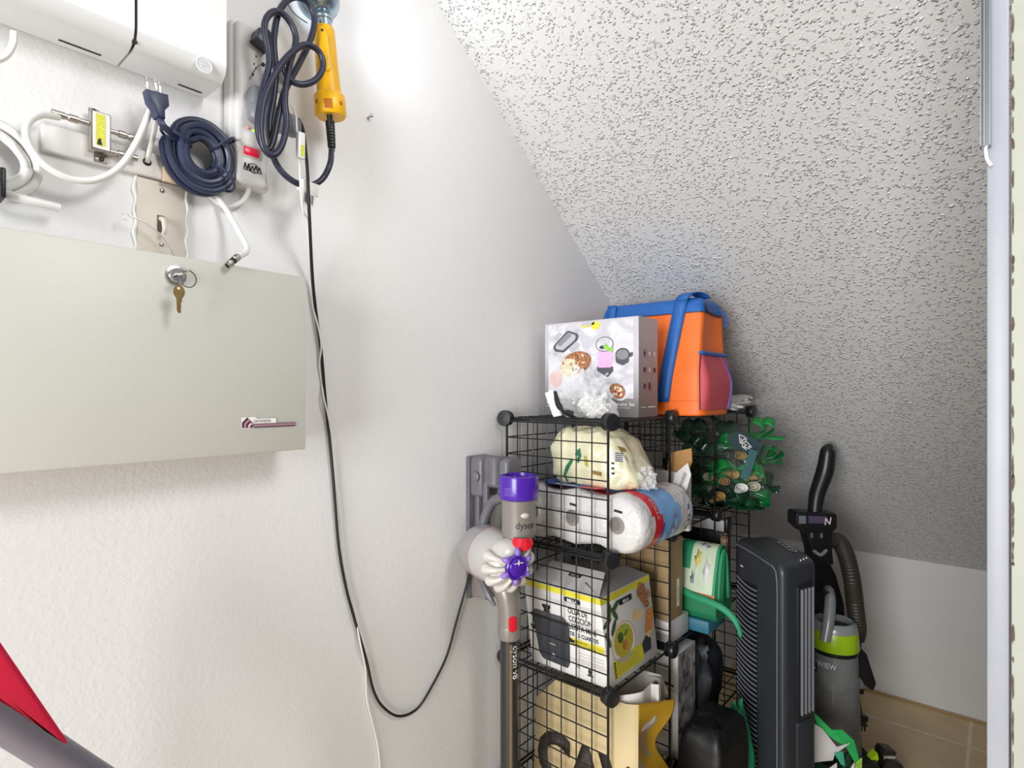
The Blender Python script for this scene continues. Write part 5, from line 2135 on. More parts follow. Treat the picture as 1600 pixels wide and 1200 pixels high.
for k, (px, py, yy, s, mi, lab, an) in enumerate(rolls):
    m = [M_crm, M_paperw, M_tan][mi]
    q = P(px, py, y=yy - (.045 if k < 7 else .02))
    d = (CAM - q).normalized()
    d = (d + RIGHT * an * .7 + UP * (.3 - .25 * (k % 3))).normalized()
    b = MB()
    pr_ = [(s * .5, -.055), (s * .75, -.02), (s, 0.0), (s * .93, 0.0), (s * .7, -.02), (s * .45, -.05)]
    b.lathe(pr_, m, axisM(q, d), 20, sx=1.0, sy=.72)
    b.lathe([(s * .35, -.03), (s * .55, -.006), (s * .48, -.006), (s * .28, -.03)], m, axisM(q, d), 16, sx=1.0, sy=.75)
    for v in b.v:
        v.y = min(max(v.y, 1.728), 2.0)
        v.z = max(v.z, T2 + .002)
    tag(b.build('ribbon_roll'), lab, 'ribbon', 'rolled ribbon ends in the heap')
# slate oval tag with its ribbon
q = P(1163, 692, y=1.742)
u_ = (RIGHT * .93 - UP * .32)
n_ = (-FWD + UP * .15).normalized()
v_ = n_.cross(u_).normalized()
t = thing('oval_tag', 'slate oval tag with white lettering and a hanging ribbon on the green heap', 'tag', P(1168, 720, y=1.742))
TG = frame(q, u_, v_, n_)
b = MB()
b.extr([(0.052 * math.cos(2 * PI * k / 28), 0.026 * math.sin(2 * PI * k / 28)) for k in range(28)], -0.001, 0.001, M_slate, TG)
for ln in ([(-.022, .018), (-.012, -.006), (-.004, .012), (.004, .006), (-.006, -.002), (.008, -.004), (.000, -.012), (.016, -.012)], [(-.022, .018), (-.004, .017), (.004, .012)], [(.004, .006), (.024, -.006), (.014, -.006), (.024, -.018)], [(-.014, .010), (-.002, -.014), (.012, -.018)]):
    b.line(ln, .0022, M_paperw, TG, .0016)
b.build('oval', t)
b = MB()
r0, r1 = P(1177, 706, y=1.738), P(1163, 748, y=1.728)
RB = frame(r0, (r1 - r0).cross(n_), -(r1 - r0))
L2 = (r1 - r0).length
b.rect(-.0125, -L2, .0125, .006, mat('teal_ribbon', '#3e6468', .5), RB, 0)
for ln in ([(-.004, -.012), (.004, -.010), (-.004, -.020), (.005, -.024), (-.005, -.028), (.003, -.032)], [(0, -.038), (.002, -.042)], [(-.006, -L2 + .012), (0, -L2 + .03), (.005, -L2 + .012), (-.004, -L2 + .02)]):
    b.line(ln, .0016, M_paperw, RB, .0008)
o = b.build('ribbon', t)
# clear bag around the heap
b = MB()
b.ball((0.25, 1.87, 1.075), (0.21, 0.125, 0.135), mat('thin_clear_film', '#f4f6f4', 0.06, alpha=0.035, spec=.6), power=.7, amp=.10, fr=3, nu=40, nv=24)
for v in b.v:
    v.x = max(v.x, .03)
    v.z = max(v.z, T2 + .0008)
tag(b.build('ribbon_bag', sharp=60), 'thin clear plastic bag around the heap of green bows', 'plastic bag')

# ------------------------------------------------------------------ lower tier
M_bagp = mat('kraft_cream_paper', '#d6c091', 0.65, var=0.04, vscale=8)
M_bagy = mat('bag_yellow', '#e2b32c', 0.6, var=0.03)
M_bagdrip = mat('bag_drip', '#cdb68a', 0.6)
M_brown = mat('dark_brown_ink', '#2f2420', 0.6)
M_inner = mat('white_inner_paper', '#dad5d0', .65)
vx0, vx1, vy0, vy1 = 0.098, 0.386, 1.128, 1.30
vz0 = T4 + .0005
t = thing('paper_bag', 'cream paper takeaway bag with dark letters and a yellow side on the lower shelf', 'bag', ((vx0 + vx1) / 2, (vy0 + vy1) / 2, vz0))
b = MB()


def sheet(pts, m, bb):
    bb.raw(pts, [[0, 1, 2, 3]] if len(pts) == 4 else [list(range(len(pts)))], m, None, False)


top = lambda x: 0.575 + (x - vx0) / (vx1 - vx0) * .045
fr = [(vx0, vy0, vz0), (vx1, vy0, vz0), (vx1, vy0, .622), (vx1 - .03, vy0 + .002, .612), (vx0 + .06, vy0 + .012, .60), (vx0, vy0 + .008, .535)]
sheet(fr, M_bagp, b)
sheet([(vx0, vy1, vz0), (vx0, vy0, vz0), (vx0, vy0 + .008, .535), (vx0 + .012, vy1, .57)], M_bagp, b)
sheet([(vx1 - .06, vy1, vz0), (vx0, vy1, vz0), (vx0 + .012, vy1, .57), (vx0 + .1, vy1, .60), (vx1 - .03, vy1, .61), (vx1 - .012, vy1, .575), (vx1 - .06, vy1, .50)], M_bagp, b)
sheet([(vx0, vy0, vz0), (vx0, vy1, vz0), (vx1 - .06, vy1, vz0), (vx1, vy0, vz0)], M_bagp, b)
FC = Yface(vy0, vx0, vz0)
b.text('CAVA', FC @ Matrix.Translation((0.012, .030, 0)), 0.160, M_brown, .0015, sx=.84, bold=.008)
o = b.build('front_panel', t, sharp=10)
so = o.modifiers.new('thick', 'SOLIDIFY')
so.thickness = .0009
so.offset = -1
b = MB()


def side(u, v):
    z = vz0 + (0.567 + .055 * (1 - u) - vz0) * v
    pinch = 0.030 * math.exp(-((v - .62) / .2) ** 2) * math.sin(PI * u)
    lean = -.035 * math.exp(-((v - .55) / .22) ** 2) * u
    return (vx1 - pinch + .006 * u * v + lean, vy0 + (vy1 - vy0) * u + lean * .8, z)


def sidem(u, v):
    a = .14 + .10 * math.sin(v * 4.5)
    if v < .72 and a < u < a + .24 - .1 * (v > .62):
        return M_bagdrip
    if v < .74 and .62 < u + .35 * (v - .4) < .84 and v > .45:
        return M_bagdrip
    return M_bagy


b.grid(side, 40, 40, M_bagy, mf=sidem)
o = b.build('side_panel', t)
so = o.modifiers.new('thick', 'SOLIDIFY')
so.thickness = .0009
b = MB()


def lin_(u, v):
    a = PI * (0.05 + .9 * u)
    v = v * (1 + .35 * math.sin(PI * u))
    x = vx1 - .085 + .088 * math.sin(a)
    y = (vy0 + vy1) / 2 - .08 * math.cos(a)
    return (min(x, vx1 - .012 + .02 * v * (u > .5)), y, .545 + .07 * v - .015 * u)


b.grid(lin_, 24, 4, M_inner)
b.raw([(vx0 + .05, vy1 - .003, .50), (vx1 - .06, vy1 - .003, .50), (vx1 - .014, vy1 - .003, .575), (vx1 - .03, vy1 - .003, .614), (vx0 + .10, vy1 - .003, .603)], [[0, 1, 2, 3, 4]], M_inner, None, False)
b.tube([P(1024, 1066, y=1.27), P(1028, 1080, y=1.275), P(1027, 1100, y=1.27)], .006, mat('brown_handle', '#6b4b36', .7), 8)
b.build('lining', t)

t_ = None
b = MB()
ux0, ux1, uy0, uy1, uz0, uz1 = 0.10, 0.336, 1.436, 1.548, T4 + .0005, 0.610
b.bx(ux0, ux1, uy0, uy1, uz0, uz1, M_wcard, bev=.0015)
M_photo = mat('printed_photo', '#a09c98', .4, var=.95, vscale=38)
UM = Xface(ux1, uy0, uz0)
b.rect(.002, .055, uy1 - uy0 - .002, uz1 - uz0 - .002, M_photo, UM, .0006)
b.rect(.002, .002, uy1 - uy0 - .002, .055, mat('photo_warm', '#a08d7c', .4, var=.4, vscale=20), UM, .0006)
b.rect(.002, .004, uy1 - uy0 - .002, .045, mat('photo_blue', '#7fa3b4', .4, var=.15), UM, .0010)
UT = frame((ux0, uy0, uz1), (1, 0, 0), (0, 1, 0))
b.text('ingenuity', frame((ux1 - .022, uy0 + .015, uz1), (0, 1, 0), (-1, 0, 0)), .03, M_ink, .0006) if False else None
for k in range(6):
    b.line([(0.14 + k * .013, .02 + .004 * (k % 2)), (0.147 + k * .013, .055), (0.152 + k * .013, .022)], .004, M_ink, UT, .0006)
UF = Yface(uy0, ux0, uz0)
b.rect(.15, .19, .225, .195, M_ink, UF, .0006)
b.rect(.15, .178, .225, .181, M_gcard, UF, .0006)
tag(b.build('printed_carton'), 'white carton with a printed photo side behind the cream paper bag', 'box')
M_blkfab = mat('black_fabric', '#17181c', 0.5, var=0.1, bump=.3, bscale=30, bdist=.006)
b = MB()
b.ball((0.215, 1.635, 0.462), (0.155, 0.070, 0.150), M_blkfab, power=.55, amp=.12, fr=2.5, seed=2, nu=44, nv=26)
for v in b.v:
    v.z = max(v.z, T4 + .0005)
    v.y = min(max(v.y, 1.556), 1.712)
    v.z = min(v.z, .614)
    v.x = max(v.x, .035)
tag(b.build('black_pouch'), 'dark fabric pouch on the shelf below the teal box', 'bag')
b = MB()
b.ball((0.43, 1.440, 0.245), (0.064, 0.104, 0.245), mat('black_backpack', '#0b0b0c', .5, var=.1, bump=.25, bscale=25, bdist=.006), power=.35, amp=.05, fr=2, seed=6, nu=44, nv=30, floor=0.001)
for v in b.v:
    v.x = max(v.x, .356)
sp_ = P(1100, 1113, y=1.40)
for k in range(5):
    b.ball((0.4365 + .004 * (k % 3) - .004, 1.356, 0.455 + .004 * (k // 3)), (.0012, .0012, .0012), M_paperw, nu=8, nv=6)
tag(b.build('black_bag'), 'black bag standing on the floor in front of the shelf beside the heater', 'bag')
M_gbag = mat('bright_green_fabric', '#2fae5a', .5, var=.2, vscale=14)
b = crinkle((0.440, 1.590, 0.235), (0.046, 0.032, 0.235), mat('jade_fabric', '#27a06c', .5, var=.25, vscale=14), 12.0, 0.001, amp=.30, fr=1.4)
tag(b.build('green_sack', sharp=60), 'green fabric sack squeezed between the black bag and the tower heater', 'bag')

#@@SECTION_FLOORITEMS
# ------------------------------------------------------------------ tower heater
M_fan = mat('charcoal_plastic', '#34363a', 0.36, var=0.04)
M_fand = mat('dark_charcoal', '#1c1d20', 0.4)
M_fanl = mat('fin_grey', '#7b7d82', 0.3)
M_line = mat('light_line', '#e2e4e6', .5)
fp = [Vector((.388, 1.70)), Vector((.553, 1.598)), Vector((.604, 1.742)), Vector((.448, 1.845))]
ft_ = thing('tower_heater', 'dark charcoal tower heater with ribbed side grille standing before the shelf', 'heater', (.50, 1.72, 0))
sec = roundpoly([tuple(p) for p in fp], [.035, .022, .045, .04], 8)
cxy = Vector((.50, 1.72))


def topz(x, y):
    d = (Vector((x, y)) - fp[0]).dot((fp[2] - fp[0]).normalized()) / (fp[2] - fp[0]).length
    e = (Vector((x, y)) - fp[0]).dot((fp[1] - fp[0]).normalized()) / (fp[1] - fp[0]).length
    return .875 - .022 * max(0, d) - .022 * max(0, e) ** 2


b = MB()
lvl = [(.022, 1.0, 0)] + [(.03 + .78 * k / 10, 1.0, 0) for k in range(11)]
nS = len(sec)
rings = []
for (z, s, _) in lvl:
    rings.append([(cxy.x + (p[0] - cxy.x) * s, cxy.y + (p[1] - cxy.y) * s, z) for p in sec])
for (s, dz) in ((1.0, -.022), (.995, -.014), (.97, -.006), (.92, -.001), (.80, .001), (.5, .003), (.05, .004)):
    rings.append([(cxy.x + (p[0] - cxy.x) * s, cxy.y + (p[1] - cxy.y) * s, topz(cxy.x + (p[0] - cxy.x) * s, cxy.y + (p[1] - cxy.y) * s) + dz) for p in sec])
vs = [q for r in rings for q in r]
fs = []
for i in range(len(rings) - 1):
    for j in range(nS):
        k = (j + 1) % nS
        fs.append([i * nS + j, i * nS + k, (i + 1) * nS + k, (i + 1) * nS + j])
fs.append([(len(rings) - 1) * nS + j for j in range(nS)])
fs.append(list(range(nS))[::-1])
b.raw(vs, fs, M_fan)
b.build('casing', ft_, sharp=50)
b = MB()
rings = []
b.extr([(cxy.x + (p[0] - cxy.x) * 1.25, cxy.y + (p[1] - cxy.y) * 1.2) for p in sec], 0.001, .022, M_fand, None, bev=.006)
b.build('base', ft_)
# left face frame
uA = Vector(((fp[1] - fp[0]).x, (fp[1] - fp[0]).y, 0))
LA = uA.length
FA = frame((fp[0].x, fp[0].y, 0), uA, (0, 0, 1))
b = MB()
b.rect(.020, .06, .098, .765, M_fand, FA, .0008)
b.build('grille_backing', ft_)
for k in range(50):
    z = .075 + k * .0138
    b = MB()
    b.tube([FA @ Vector((u, z + .020 * (1 - ((u - .016) / .082)) ** 1.6, .0025 + .004 * math.sin(PI * (u - .016) / .085))) for u in (.018, .034, .056, .078, .098)], .0022, M_fanl, 6, sub=2)
    b.build('grille_slat', ft_)
b = MB()
q = FA @ Vector((.042, .80, .001))
b.ell(.036, .803, .006, .0022, M_line, FA, .0012, -.2)
b.build('badge', ft_)
# bright edge line along the ridge
b = MB()
ridge = []
for k in range(14):
    u = .012 + (LA - .05) * k / 13
    p_ = FA @ Vector((u, 0, 0))
    ridge.append(Vector((p_.x, p_.y, topz(p_.x, p_.y) - .014)) + Vector((-.0005, -.0015, 0)))
p1 = FA @ Vector((LA - .022, 0, .0015))
ridge += [Vector((p1.x, p1.y, .80)), Vector((p1.x, p1.y, .6)), Vector((p1.x, p1.y, .08))]
b.tube(ridge, .0014, mat('edge_shine', '#9a9da0', .25, metal=.4), 6, sub=3)
b.build('edge_strip', ft_)
# right face: outlet with upright fins
uB = Vector(((fp[2] - fp[1]).x, (fp[2] - fp[1]).y, 0))
LB = uB.length
FB = frame((fp[1].x, fp[1].y, 0), uB, (0, 0, 1))
b = MB()
b.extr(roundpoly([(.052, .435), (.118, .435), (.118, .795), (.052, .785)], .008, 3), 0, .006, M_fand, FB, bev=.002)
b.build('outlet_frame', ft_)
for k in range(4):
    b = MB()
    u = .062 + k * .0155
    b.bx(u, u + .0042, .445, .778, .006, .0125, M_fanl, FB, bev=.001)
    b.build('fin', ft_)
b = MB()
b.extr(roundpoly([(.052, .05), (.118, .05), (.118, .425), (.052, .425)], .008, 3), 0, .005, M_fan, FB, bev=.002)
b.build('lower_panel', ft_)
# control pad on top
b = MB()
tn = Vector((0, 0, 1))
c0 = P(1228, 856, Z=1.62)
tz_ = topz(.535, 1.735) + .0065
cpt = P(1230, 855, z=tz_)
dir_u = (P(1246, 862, z=tz_) - P(1212, 849, z=tz_)).normalized()
CT = frame(cpt, dir_u, Vector((0, 0, 1)).cross(dir_u), None)
op = [(-.034, 0), (-.026, .0085), (.026, .0085), (.034, .004), (.034, -.004), (.026, -.0085), (-.026, -.0085)]


def onto_top(mb, dz):
    for v in mb.v:
        h = (CT.inverted() @ v).z
        v.z = topz(v.x, v.y) + .0042 + h + dz


b.line(op + [op[0]], .0021, M_line, CT, .0016)
for u in (-.014, .003, .019):
    b.line([(u, -.008), (u, .008)], .0018, M_line, CT, .0016)
onto_top(b, 0)
b.build('control_pad', ft_)
for k in range(4):
    b = MB()
    b.bx(-.029 + k * .0165, -.018 + k * .0165, -.005, .005, -.002, .001, M_fand, CT, bev=.001)
    onto_top(b, 0)
    b.build('button', ft_)
b = MB()
for k in range(3):
    q = P(1251 + k * 4.5, 879 - k * 2.0, z=tz_ - .014)
    b.ball(q + Vector((0, 0, .006)), (.0022, .0022, .0022), M_line, nu=10, nv=8)
b.build('indicator_lights', ft_)

# ------------------------------------------------------------------ upright vacuum cleaner
ZV = 1.97
sV = ZV / F
VO = P(1300, HOR, Z=ZV)
VM = frame(VO, RIGHT, UP, -FWD)


def V(px, py, n=0.0):
    return VM @ Vector(((px - 1300) * sV, (HOR - py) * sV, n))


M_vblk = mat('vacuum_black', '#1b1b1d', .35, var=.05)
M_lime = mat('lime_plastic', '#a9cf1d', .3)
M_vsil = mat('vacuum_silver', '#a3a5a6', .3, metal=.2)
M_hose = mat('hose_brown', '#37332a', .5)
M_bin = mat('smoky_clear_plastic', '#9a9b9a', .15, alpha=.5, spec=.6)
M_dust = mat('dust', '#5f5648', .9, var=.4, vscale=18)
base = V(1300, 1207)
t = thing('upright_vacuum', 'black and lime upright vacuum cleaner standing by the low back wall', 'vacuum cleaner', (base.x, base.y, 0))
b = MB()
b.tube([V(1291, 700, .015), V(1290, 704, .015), V(1286, 735, .012), V(1277, 772, .0), V(1273, 802, 0)], [.014, .024, .0275, .025, .022], M_vblk, 16)
b.build('handle', t)
b = MB()
b.extr([((p[0] - 1300) * sV, (HOR - p[1]) * sV) for p in roundpoly([(1237, 797), (1301, 799), (1301, 822), (1292, 831), (1248, 829), (1237, 818)], 6, 4)], -.03, .03, M_vblk, VM, bev=.006)
b.build('tool_head', t)
b = MB()
b.extr([((p[0] - 1300) * sV, (HOR - p[1]) * sV) for p in ((1256, 803), (1284, 804), (1284, 815), (1256, 814))], .03, .032, mat('purple_print', '#5a4a66', .4), VM)
b.line([((p[0] - 1300) * sV, (HOR - p[1]) * sV) for p in ((1281, 817), (1282, 806), (1288, 816), (1290, 805))], .0035, M_line, VM, .0335)
b.rect((1241 - 1300) * sV, (HOR - 815) * sV, (1252 - 1300) * sV, (HOR - 803) * sV, M_fanl, VM, .0312)
b.build('head_print', t)
b = MB()
b.extr([((p[0] - 1300) * sV, (HOR - p[1]) * sV) for p in ((1254, 829), (1294, 830), (1296, 862), (1298, 880), (1264, 880), (1262, 858))], -.025, .022, M_vblk, VM, bev=.006)
for px in (1261, 1276):
    b.rect((px - 1300) * sV, (HOR - 838) * sV, (px + 4 - 1300) * sV, (HOR - 828) * sV, M_fanl, VM, .0226)
b.build('neck', t)
b = MB()
b.tube([V(1266, 858, .018), V(1275, 863, .03), V(1286, 857, .02)], .006, M_vsil, 8)
b.build('cord_hook', t)
b = MB()
b.extr([((p[0] - 1300) * sV, (HOR - p[1]) * sV) for p in ((1264, 874), (1302, 874), (1318, 905), (1330, 950), (1338, 1050), (1340, 1160), (1268, 1160), (1266, 950))], -.085, -.035, M_vblk, VM, bev=.012)
b.build('spine', t)
hp = spline([V(1296, 846, -.01), V(1310, 846, 0), V(1322, 868, .0), V(1331, 905, .0), V(1339, 950, -.01), V(1344, 985, -.015), V(1342, 1002, -.02)], 16)
b = MB()
rad = [.026 + .0022 * (k % 2) for k in range(len(hp))]
b.tube(hp, rad, M_hose, 14, sub=1)
b.build('hose', t)
# dust bin
cb = V(1298, 1000, .02)
b = MB()
zt, zb_ = V(0, 1000).z, V(0, 1158).z
b.lathe([(.082, zb_), (.080, zb_ + .06), (.0745, zb_ + .2), (.070, zt)], M_bin, Matrix.Translation((cb.x, cb.y, 0)), 40)
b.build('dust_bin', t)
b = MB()
b.lathe([(.0, zb_ + .003), (.076, zb_ + .004), (.074, zb_ + .10), (.071, zb_ + .175), (.05, zb_ + .19), (.0, zb_ + .18)], M_dust, Matrix.Translation((cb.x, cb.y, 0)), 32)
b.build('dust', t)
b = MB()
b.lathe([(.035, zb_ + .19), (.04, zb_ + .21), (.055, zt - .06), (.06, zt - .002)], mat('cone_grey', '#7a7c7c', .4), Matrix.Translation((cb.x, cb.y, 0)), 28)
b.build('inner_cone', t)
vr = .0735
va = math.atan2(CAM.y - cb.y, CAM.x - cb.x)
b = MB()
text_on(b, 'CLEANVIEW', M_line, .025, lambda u, v: (cb.x + (vr + .0015) * math.cos(va + .10 + u / vr), cb.y + (vr + .0015) * math.sin(va + .10 + u / vr), V(0, 1050).z + v + .047), sx=.82, align='RIGHT')
b.build('bin_lettering', t)
b = MB()
zc = V(0, 1006).z
b.lathe([(.0715, zc - .012), (.0735, zc), (.0735, zc + .002)], M_vblk, Matrix.Translation((cb.x, cb.y, 0)), 40)
b.build('seal_ring', t)
b = MB()
b.lathe([(.0735, zc + .002), (.0760, zc + .006), (.0715, zc + .060), (.069, zc + .066), (.064, zc + .060)], M_lime, Matrix.Translation((cb.x, cb.y, 0)), 40)
b.build('lime_collar', t)
b = MB()
zl = zc + .058
b.lathe([(.070, zl), (.0705, zl + .012), (.066, zl + .028), (.058, zl + .034), (.050, zl + .028), (.048, zl + .012)], M_vsil, Matrix.Translation((cb.x, cb.y, 0)), 40)
b.build('bin_lid', t)
b = MB()
b.lathe([(.0, zl + .006), (.047, zl + .008), (.0485, zl + .014)], M_vblk, Matrix.Translation((cb.x, cb.y, 0)), 32)
b.build('lid_recess', t)
b = MB()
b.tube([V(1268, 985, .085), V(1276, 955, .075), V(1286, 930, .045), V(1295, 922, .0), V(1300, 930, -.035)], [.016, .018, .017, .015, .016], M_vsil, 12)
b.build('bin_handle', t)
b = MB()
b.extr([((p[0] - 1300) * sV, (HOR - p[1]) * sV) for p in ((1279, 918), (1294, 920), (1290, 930), (1277, 928))], .02, .04, M_vblk, VM, bev=.002)
b.build('latch', t)
b = MB()
lm = V(1248, 1030, .088)
b.extr([(-.016, 0), (.016, 0), (.016, .032), (-.016, .032)], -.001, .001, M_vblk, frame(lm, RIGHT, UP))
b.ell(.004, .014, .005, .005, M_line, frame(lm, RIGHT, UP), .0018)
b.build('bin_label', t)
# crevice tool clipped to the side
b = MB()
b.extr([((p[0] - 1300) * sV, (HOR - p[1]) * sV) for p in roundpoly([(1331, 1017), (1341, 1009), (1352, 1020), (1367, 1066), (1362, 1079), (1350, 1070), (1337, 1050)], 3, 3)], -.03, .01, M_vblk, VM, bev=.004)
b.build('crevice_tool', t)
b = MB()
b.extr([((p[0] - 1300) * sV, (HOR - p[1]) * sV) for p in ((1335, 1056), (1349, 1058), (1348, 1076), (1335, 1076))], -.03, .006, M_fanl, VM, bev=.004)
b.extr([((p[0] - 1300) * sV, (HOR - p[1]) * sV) for p in ((1335, 1076), (1348, 1076), (1348, 1083), (1335, 1084))], -.03, .008, M_vblk, VM, bev=.002)
b.build('tool_holder', t)
b = MB()
b.tube([V(1330, 905, -.045), V(1343, 945, -.045), V(1350, 975, -.04), V(1355, 1010, -.04), V(1353, 1040, -.045), V(1349, 1075, -.04), V(1351, 1105, -.03), V(1354, 1122, -.03)], .0042, M_vblk, 8)
b.build('cord', t)
b = MB()
b.extr([((p[0] - 1300) * sV, (HOR - p[1]) * sV) for p in ((1351, 1122), (1361, 1124), (1362, 1130), (1358, 1134), (1362, 1140), (1349, 1140), (1351, 1132))], -.035, -.015, M_vblk, VM, bev=.003)
b.build('plug', t)
for px in (1353, 1358):
    b = MB()
    b.bx((px - 1300) * sV - .001, (px - 1300) * sV + .001, (HOR - 1149) * sV, (HOR - 1139) * sV, -.028, -.021, M_vblk, VM)
    b.build('prong', t)
# cleaning foot
b = MB()
b.extr([((p[0] - 1300) * sV, (HOR - p[1]) * sV) for p in ((1236, 1206), (1236, 1178), (1262, 1160), (1338, 1158), (1346, 1180), (1348, 1206))], -.10, .12, M_vblk, VM, bev=.014)
b.build('foot', t)
b = MB()
b.extr([((p[0] - 1300) * sV, (HOR - p[1]) * sV) for p in ((1322, 1170), (1342, 1148), (1344, 1157), (1334, 1174), (1324, 1182))], .075, .10, M_lime, VM, bev=.003)
b.build('foot_trim', t)
b = MB()
b.tube([V(1346, 1191, -.03), V(1346, 1191, .02)], .030, mat('dark_brown_plastic', '#2c2822', .45), 22, sub=1)
b.build('wheel', t)
t = thing('accessory_head', 'dark brown accessory brush head on the tiles right of the upright vacuum', 'vacuum accessory', V(1372, 1206, .03))
VM_keep = VM.copy()
VM = Matrix.Translation(RIGHT * .018) @ VM
b = MB()
b.extr([((p[0] - 1300) * sV, (HOR - p[1]) * sV) for p in ((1357, 1206.5), (1357, 1184), (1366, 1174), (1386, 1180), (1394, 1192), (1397, 1206.5))], -.02, .05, mat('dark_brown_plastic', '#2c2822', .45), VM, bev=.006)
b.build('shell', t)
b = MB()
b.extr([((p[0] - 1300) * sV, (HOR - p[1]) * sV) for p in ((1360, 1170), (1366, 1163), (1382, 1166), (1381, 1176), (1364, 1174))], -.01, .035, mat('dark_brown_plastic', '#2c2822', .45), VM, bev=.003)
b.rect((1362 - 1300) * sV, (HOR - 1175.5) * sV, (1380 - 1300) * sV, (HOR - 1171) * sV, M_gcard, VM, .0356)
b.build('swivel', t)

VM = VM_keep
# green, white and teal reusable bag in front of it
gb = thing('reusable_bag', 'green and white reusable shopping bag on the floor right of the tower heater', 'bag', (.60, 1.985, 0))
go = P(1293, 1207, Z=1.72)
GM_ = frame(go, RIGHT, UP, -FWD)
sG = 1.72 / F


def G2(px, py):
    return ((px - 1293) * sG, (1207 - py) * sG)


gf = go.z
GMz = frame((go.x, go.y, 0), RIGHT, UP, -FWD)
hB = gf


def G3(px, py):
    return ((px - 1293) * sG, gf + (1207 - py) * sG)


b = MB()
def gbody(u, v):
    a = 2 * PI * u
    k = .75 + .25 * v + .08 * noise.noise(Vector((math.cos(a) * 2, math.sin(a) * 2, v * 3)))
    zt_ = .20 + .05 * math.sin(a * 2 + .5)
    return GMz @ Vector((-.02 + .078 * k * math.copysign(abs(math.cos(a)) ** .6, math.cos(a)), .001 + zt_ * v, .045 * k * math.copysign(abs(math.sin(a)) ** .6, math.sin(a)) + .0))
b.grid(gbody, 48, 14, mat('dark_green_bag', '#1d4a30', .5, var=.15, vscale=20), cu=True)
o = b.build('body', gb)
so = o.modifiers.new('thick', 'SOLIDIFY')
so.thickness = .0015
def gpiece(pts, m, n0, name):
    b = MB()
    b.extr([G3(*p) for p in pts], n0, n0 + .003, m, GMz, bev=.001)
    return b.build(name, gb)
gpiece([(1255, 1095), (1268, 1108), (1284, 1124), (1300, 1124), (1318, 1140), (1326, 1170), (1320, 1175), (1306, 1150), (1286, 1138), (1262, 1118)], M_gbag, .052, 'green_panel')
gpiece([(1255, 1112), (1268, 1120), (1290, 1148), (1310, 1142), (1286, 1160), (1284, 1168), (1255, 1171)], M_inner, .058, 'white_panel')
gpiece([(1285, 1156), (1298, 1153), (1301, 1176), (1294, 1172)], mat('teal_fabric', '#3fa787', .5), .063, 'teal_panel')
gpiece([(1276, 1182), (1290, 1172), (1290, 1184)], M_inner, .058, 'white_panel')
gpiece([(1296, 1207), (1300, 1186), (1308, 1180), (1307, 1207)], mat('teal_fabric', '#3fa787', .5), .062, 'teal_panel')
gpiece([(1308, 1207), (1312, 1180), (1317, 1172), (1316, 1207)], M_inner, .056, 'white_panel')
gpiece([(1316, 1207), (1318, 1172), (1328, 1164), (1327, 1207)], mat('lime_fabric', '#8fb84a', .5, var=.3, vscale=90), .058, 'lime_panel')

# ------------------------------------------------------------------ red panel with a grey tubular frame, lower left
M_redp = mat('red_shell', '#d91d45', .35, var=.03)
M_tubeg = mat('grey_tube', '#77727c', .4)
fxx = 0.17
q0, q1 = P(-60, 1085, x=fxx), P(128, 1206, x=fxx)
t = thing('folding_seat', 'red panel on a slanted grey tubular frame at the lower left corner', 'chair', (fxx, .2, 0))
b = MB()
pts = [(-70, 905), (0, 1003), (105, 1157), (103, 1166), (94, 1166), (0, 1092), (-70, 1040)]
b.extr([(P(a, c_, x=fxx).y, P(a, c_, x=fxx).z) for a, c_ in pts], -.006, .012, M_redp, frame((fxx, 0, 0), (0, 1, 0), (0, 0, 1)), bev=.005, seg=3)
b.build('panel', t)
dirb = (q1 - q0).normalized()
b = MB()
far = q1 + dirb * .10
b.tube([q0 - dirb * .06, q0, q1, far, far + Vector((0, .035, -.06)), Vector((fxx, far.y + .05, .30)), Vector((fxx, far.y + .06, .002))], .0185, M_tubeg, 14, sub=4)
b.build('frame_tube', t)
b = MB()
st = q0 - dirb * .06
b.tube([st, Vector((fxx, st.y - .02, .5)), Vector((fxx, st.y - .03, .002))], .0185, M_tubeg, 14, sub=4)
b.build('leg', t)
b = MB()
pts = [(103, 1157), (108, 1159), (125, 1190), (100, 1172)]
b.extr([(P(a, c_, x=fxx).y, P(a, c_, x=fxx).z) for a, c_ in pts], -.006, .010, mat('dark_grey_clip', '#615c66', .4), frame((fxx, 0, 0), (0, 1, 0), (0, 0, 1)), bev=.002)
b.build('clip', t)

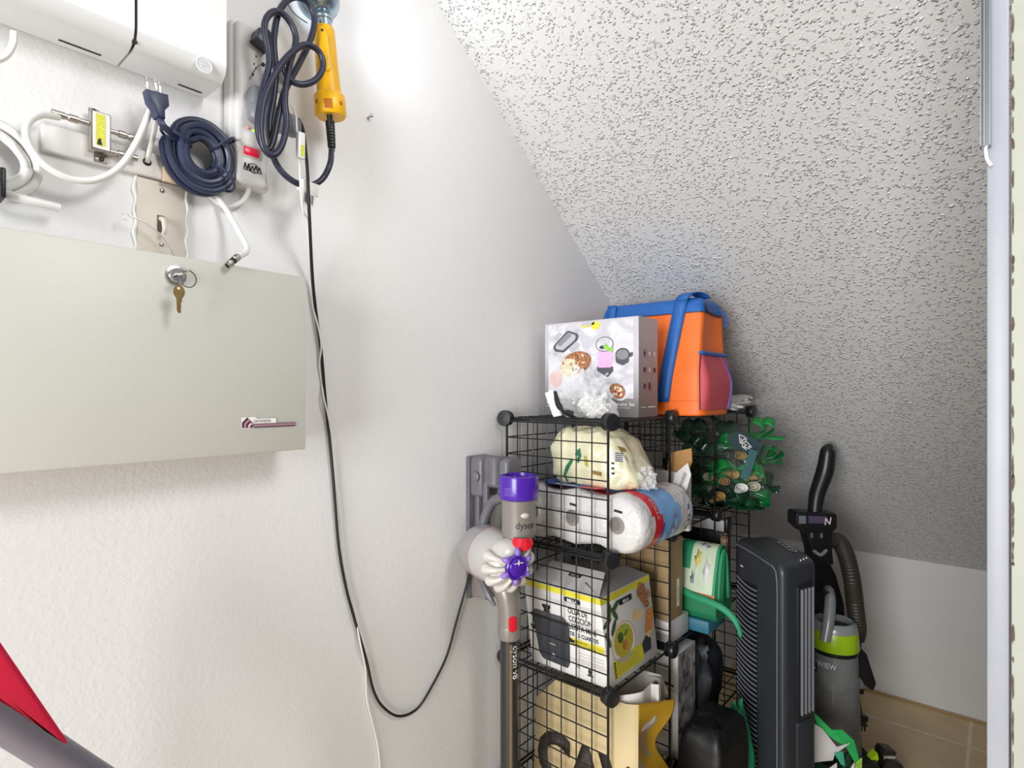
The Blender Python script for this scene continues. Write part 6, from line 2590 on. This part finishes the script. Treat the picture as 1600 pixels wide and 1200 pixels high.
#@@SECTION_LIGHT
# ------------------------------------------------------------------ light
w = bpy.data.worlds.new('World')
SC.world = w
w.use_nodes = True
bg = w.node_tree.nodes['Background']
bg.inputs['Color'].default_value = (0.965, 0.985, 1.0, 1)
bg.inputs['Strength'].default_value = 0.22


def area(name, loc, target, size, power, col=(1, 1, 1)):
    l = bpy.data.lights.new(name, 'AREA')
    l.shape = 'RECTANGLE'
    l.size, l.size_y = size
    l.energy = power
    l.color = col
    o = bpy.data.objects.new(name, l)
    COL.objects.link(o)
    o.location = loc
    o.rotation_euler = (Vector(target) - Vector(loc)).to_track_quat('-Z', 'Y').to_euler()
    return o


area('added_rear_fill', (1.05, -2.7, 1.25), (0.55, 2.6, 0.9), (1.5, 1.9), 150, (0.97, 0.985, 1.0))  # unseen fill light, added behind the camera to brighten the deep interior
area('added_doorway_fill', (1.65, 0.62, 2.35), (0.0, 1.25, 1.2), (0.5, 0.5), 14, (1.0, 0.99, 0.97))  # second added fill, out of view by the doorway, lifts the mid left wall
l = bpy.data.lights.new('work_bulb', 'SPOT')
l.energy = 2.4
l.color = (0.86, 0.93, 1.0)
l.shadow_soft_size = 0.03
l.spot_size = math.radians(165)
l.spot_blend = 0.9
o = bpy.data.objects.new('work_bulb', l)
COL.objects.link(o)
o.location = Vector((0.105, P(530, 0, x=.075).y + .012, 2.0))
o.rotation_euler = Vector((0.35, 0.9, 0.05)).to_track_quat('-Z', 'Y').to_euler()

# ------------------------------------------------------------------ camera
cd = bpy.data.cameras.new('camera')
cd.sensor_fit = 'HORIZONTAL'
cd.sensor_width = 36.0
cd.lens = F / 1600 * 36
cd.shift_y = (HOR - 600) / 1600
cd.clip_start = 0.01
co = bpy.data.objects.new('camera', cd)
COL.objects.link(co)
co.location = CAM
co.rotation_euler = (PI / 2, 0, TH)
SC.camera = co
SC.view_settings.view_transform = 'Standard'
SC.view_settings.look = 'None'
SC.view_settings.exposure = 0.0
SC.view_settings.gamma = 1.0
SC.view_settings.use_curve_mapping = False
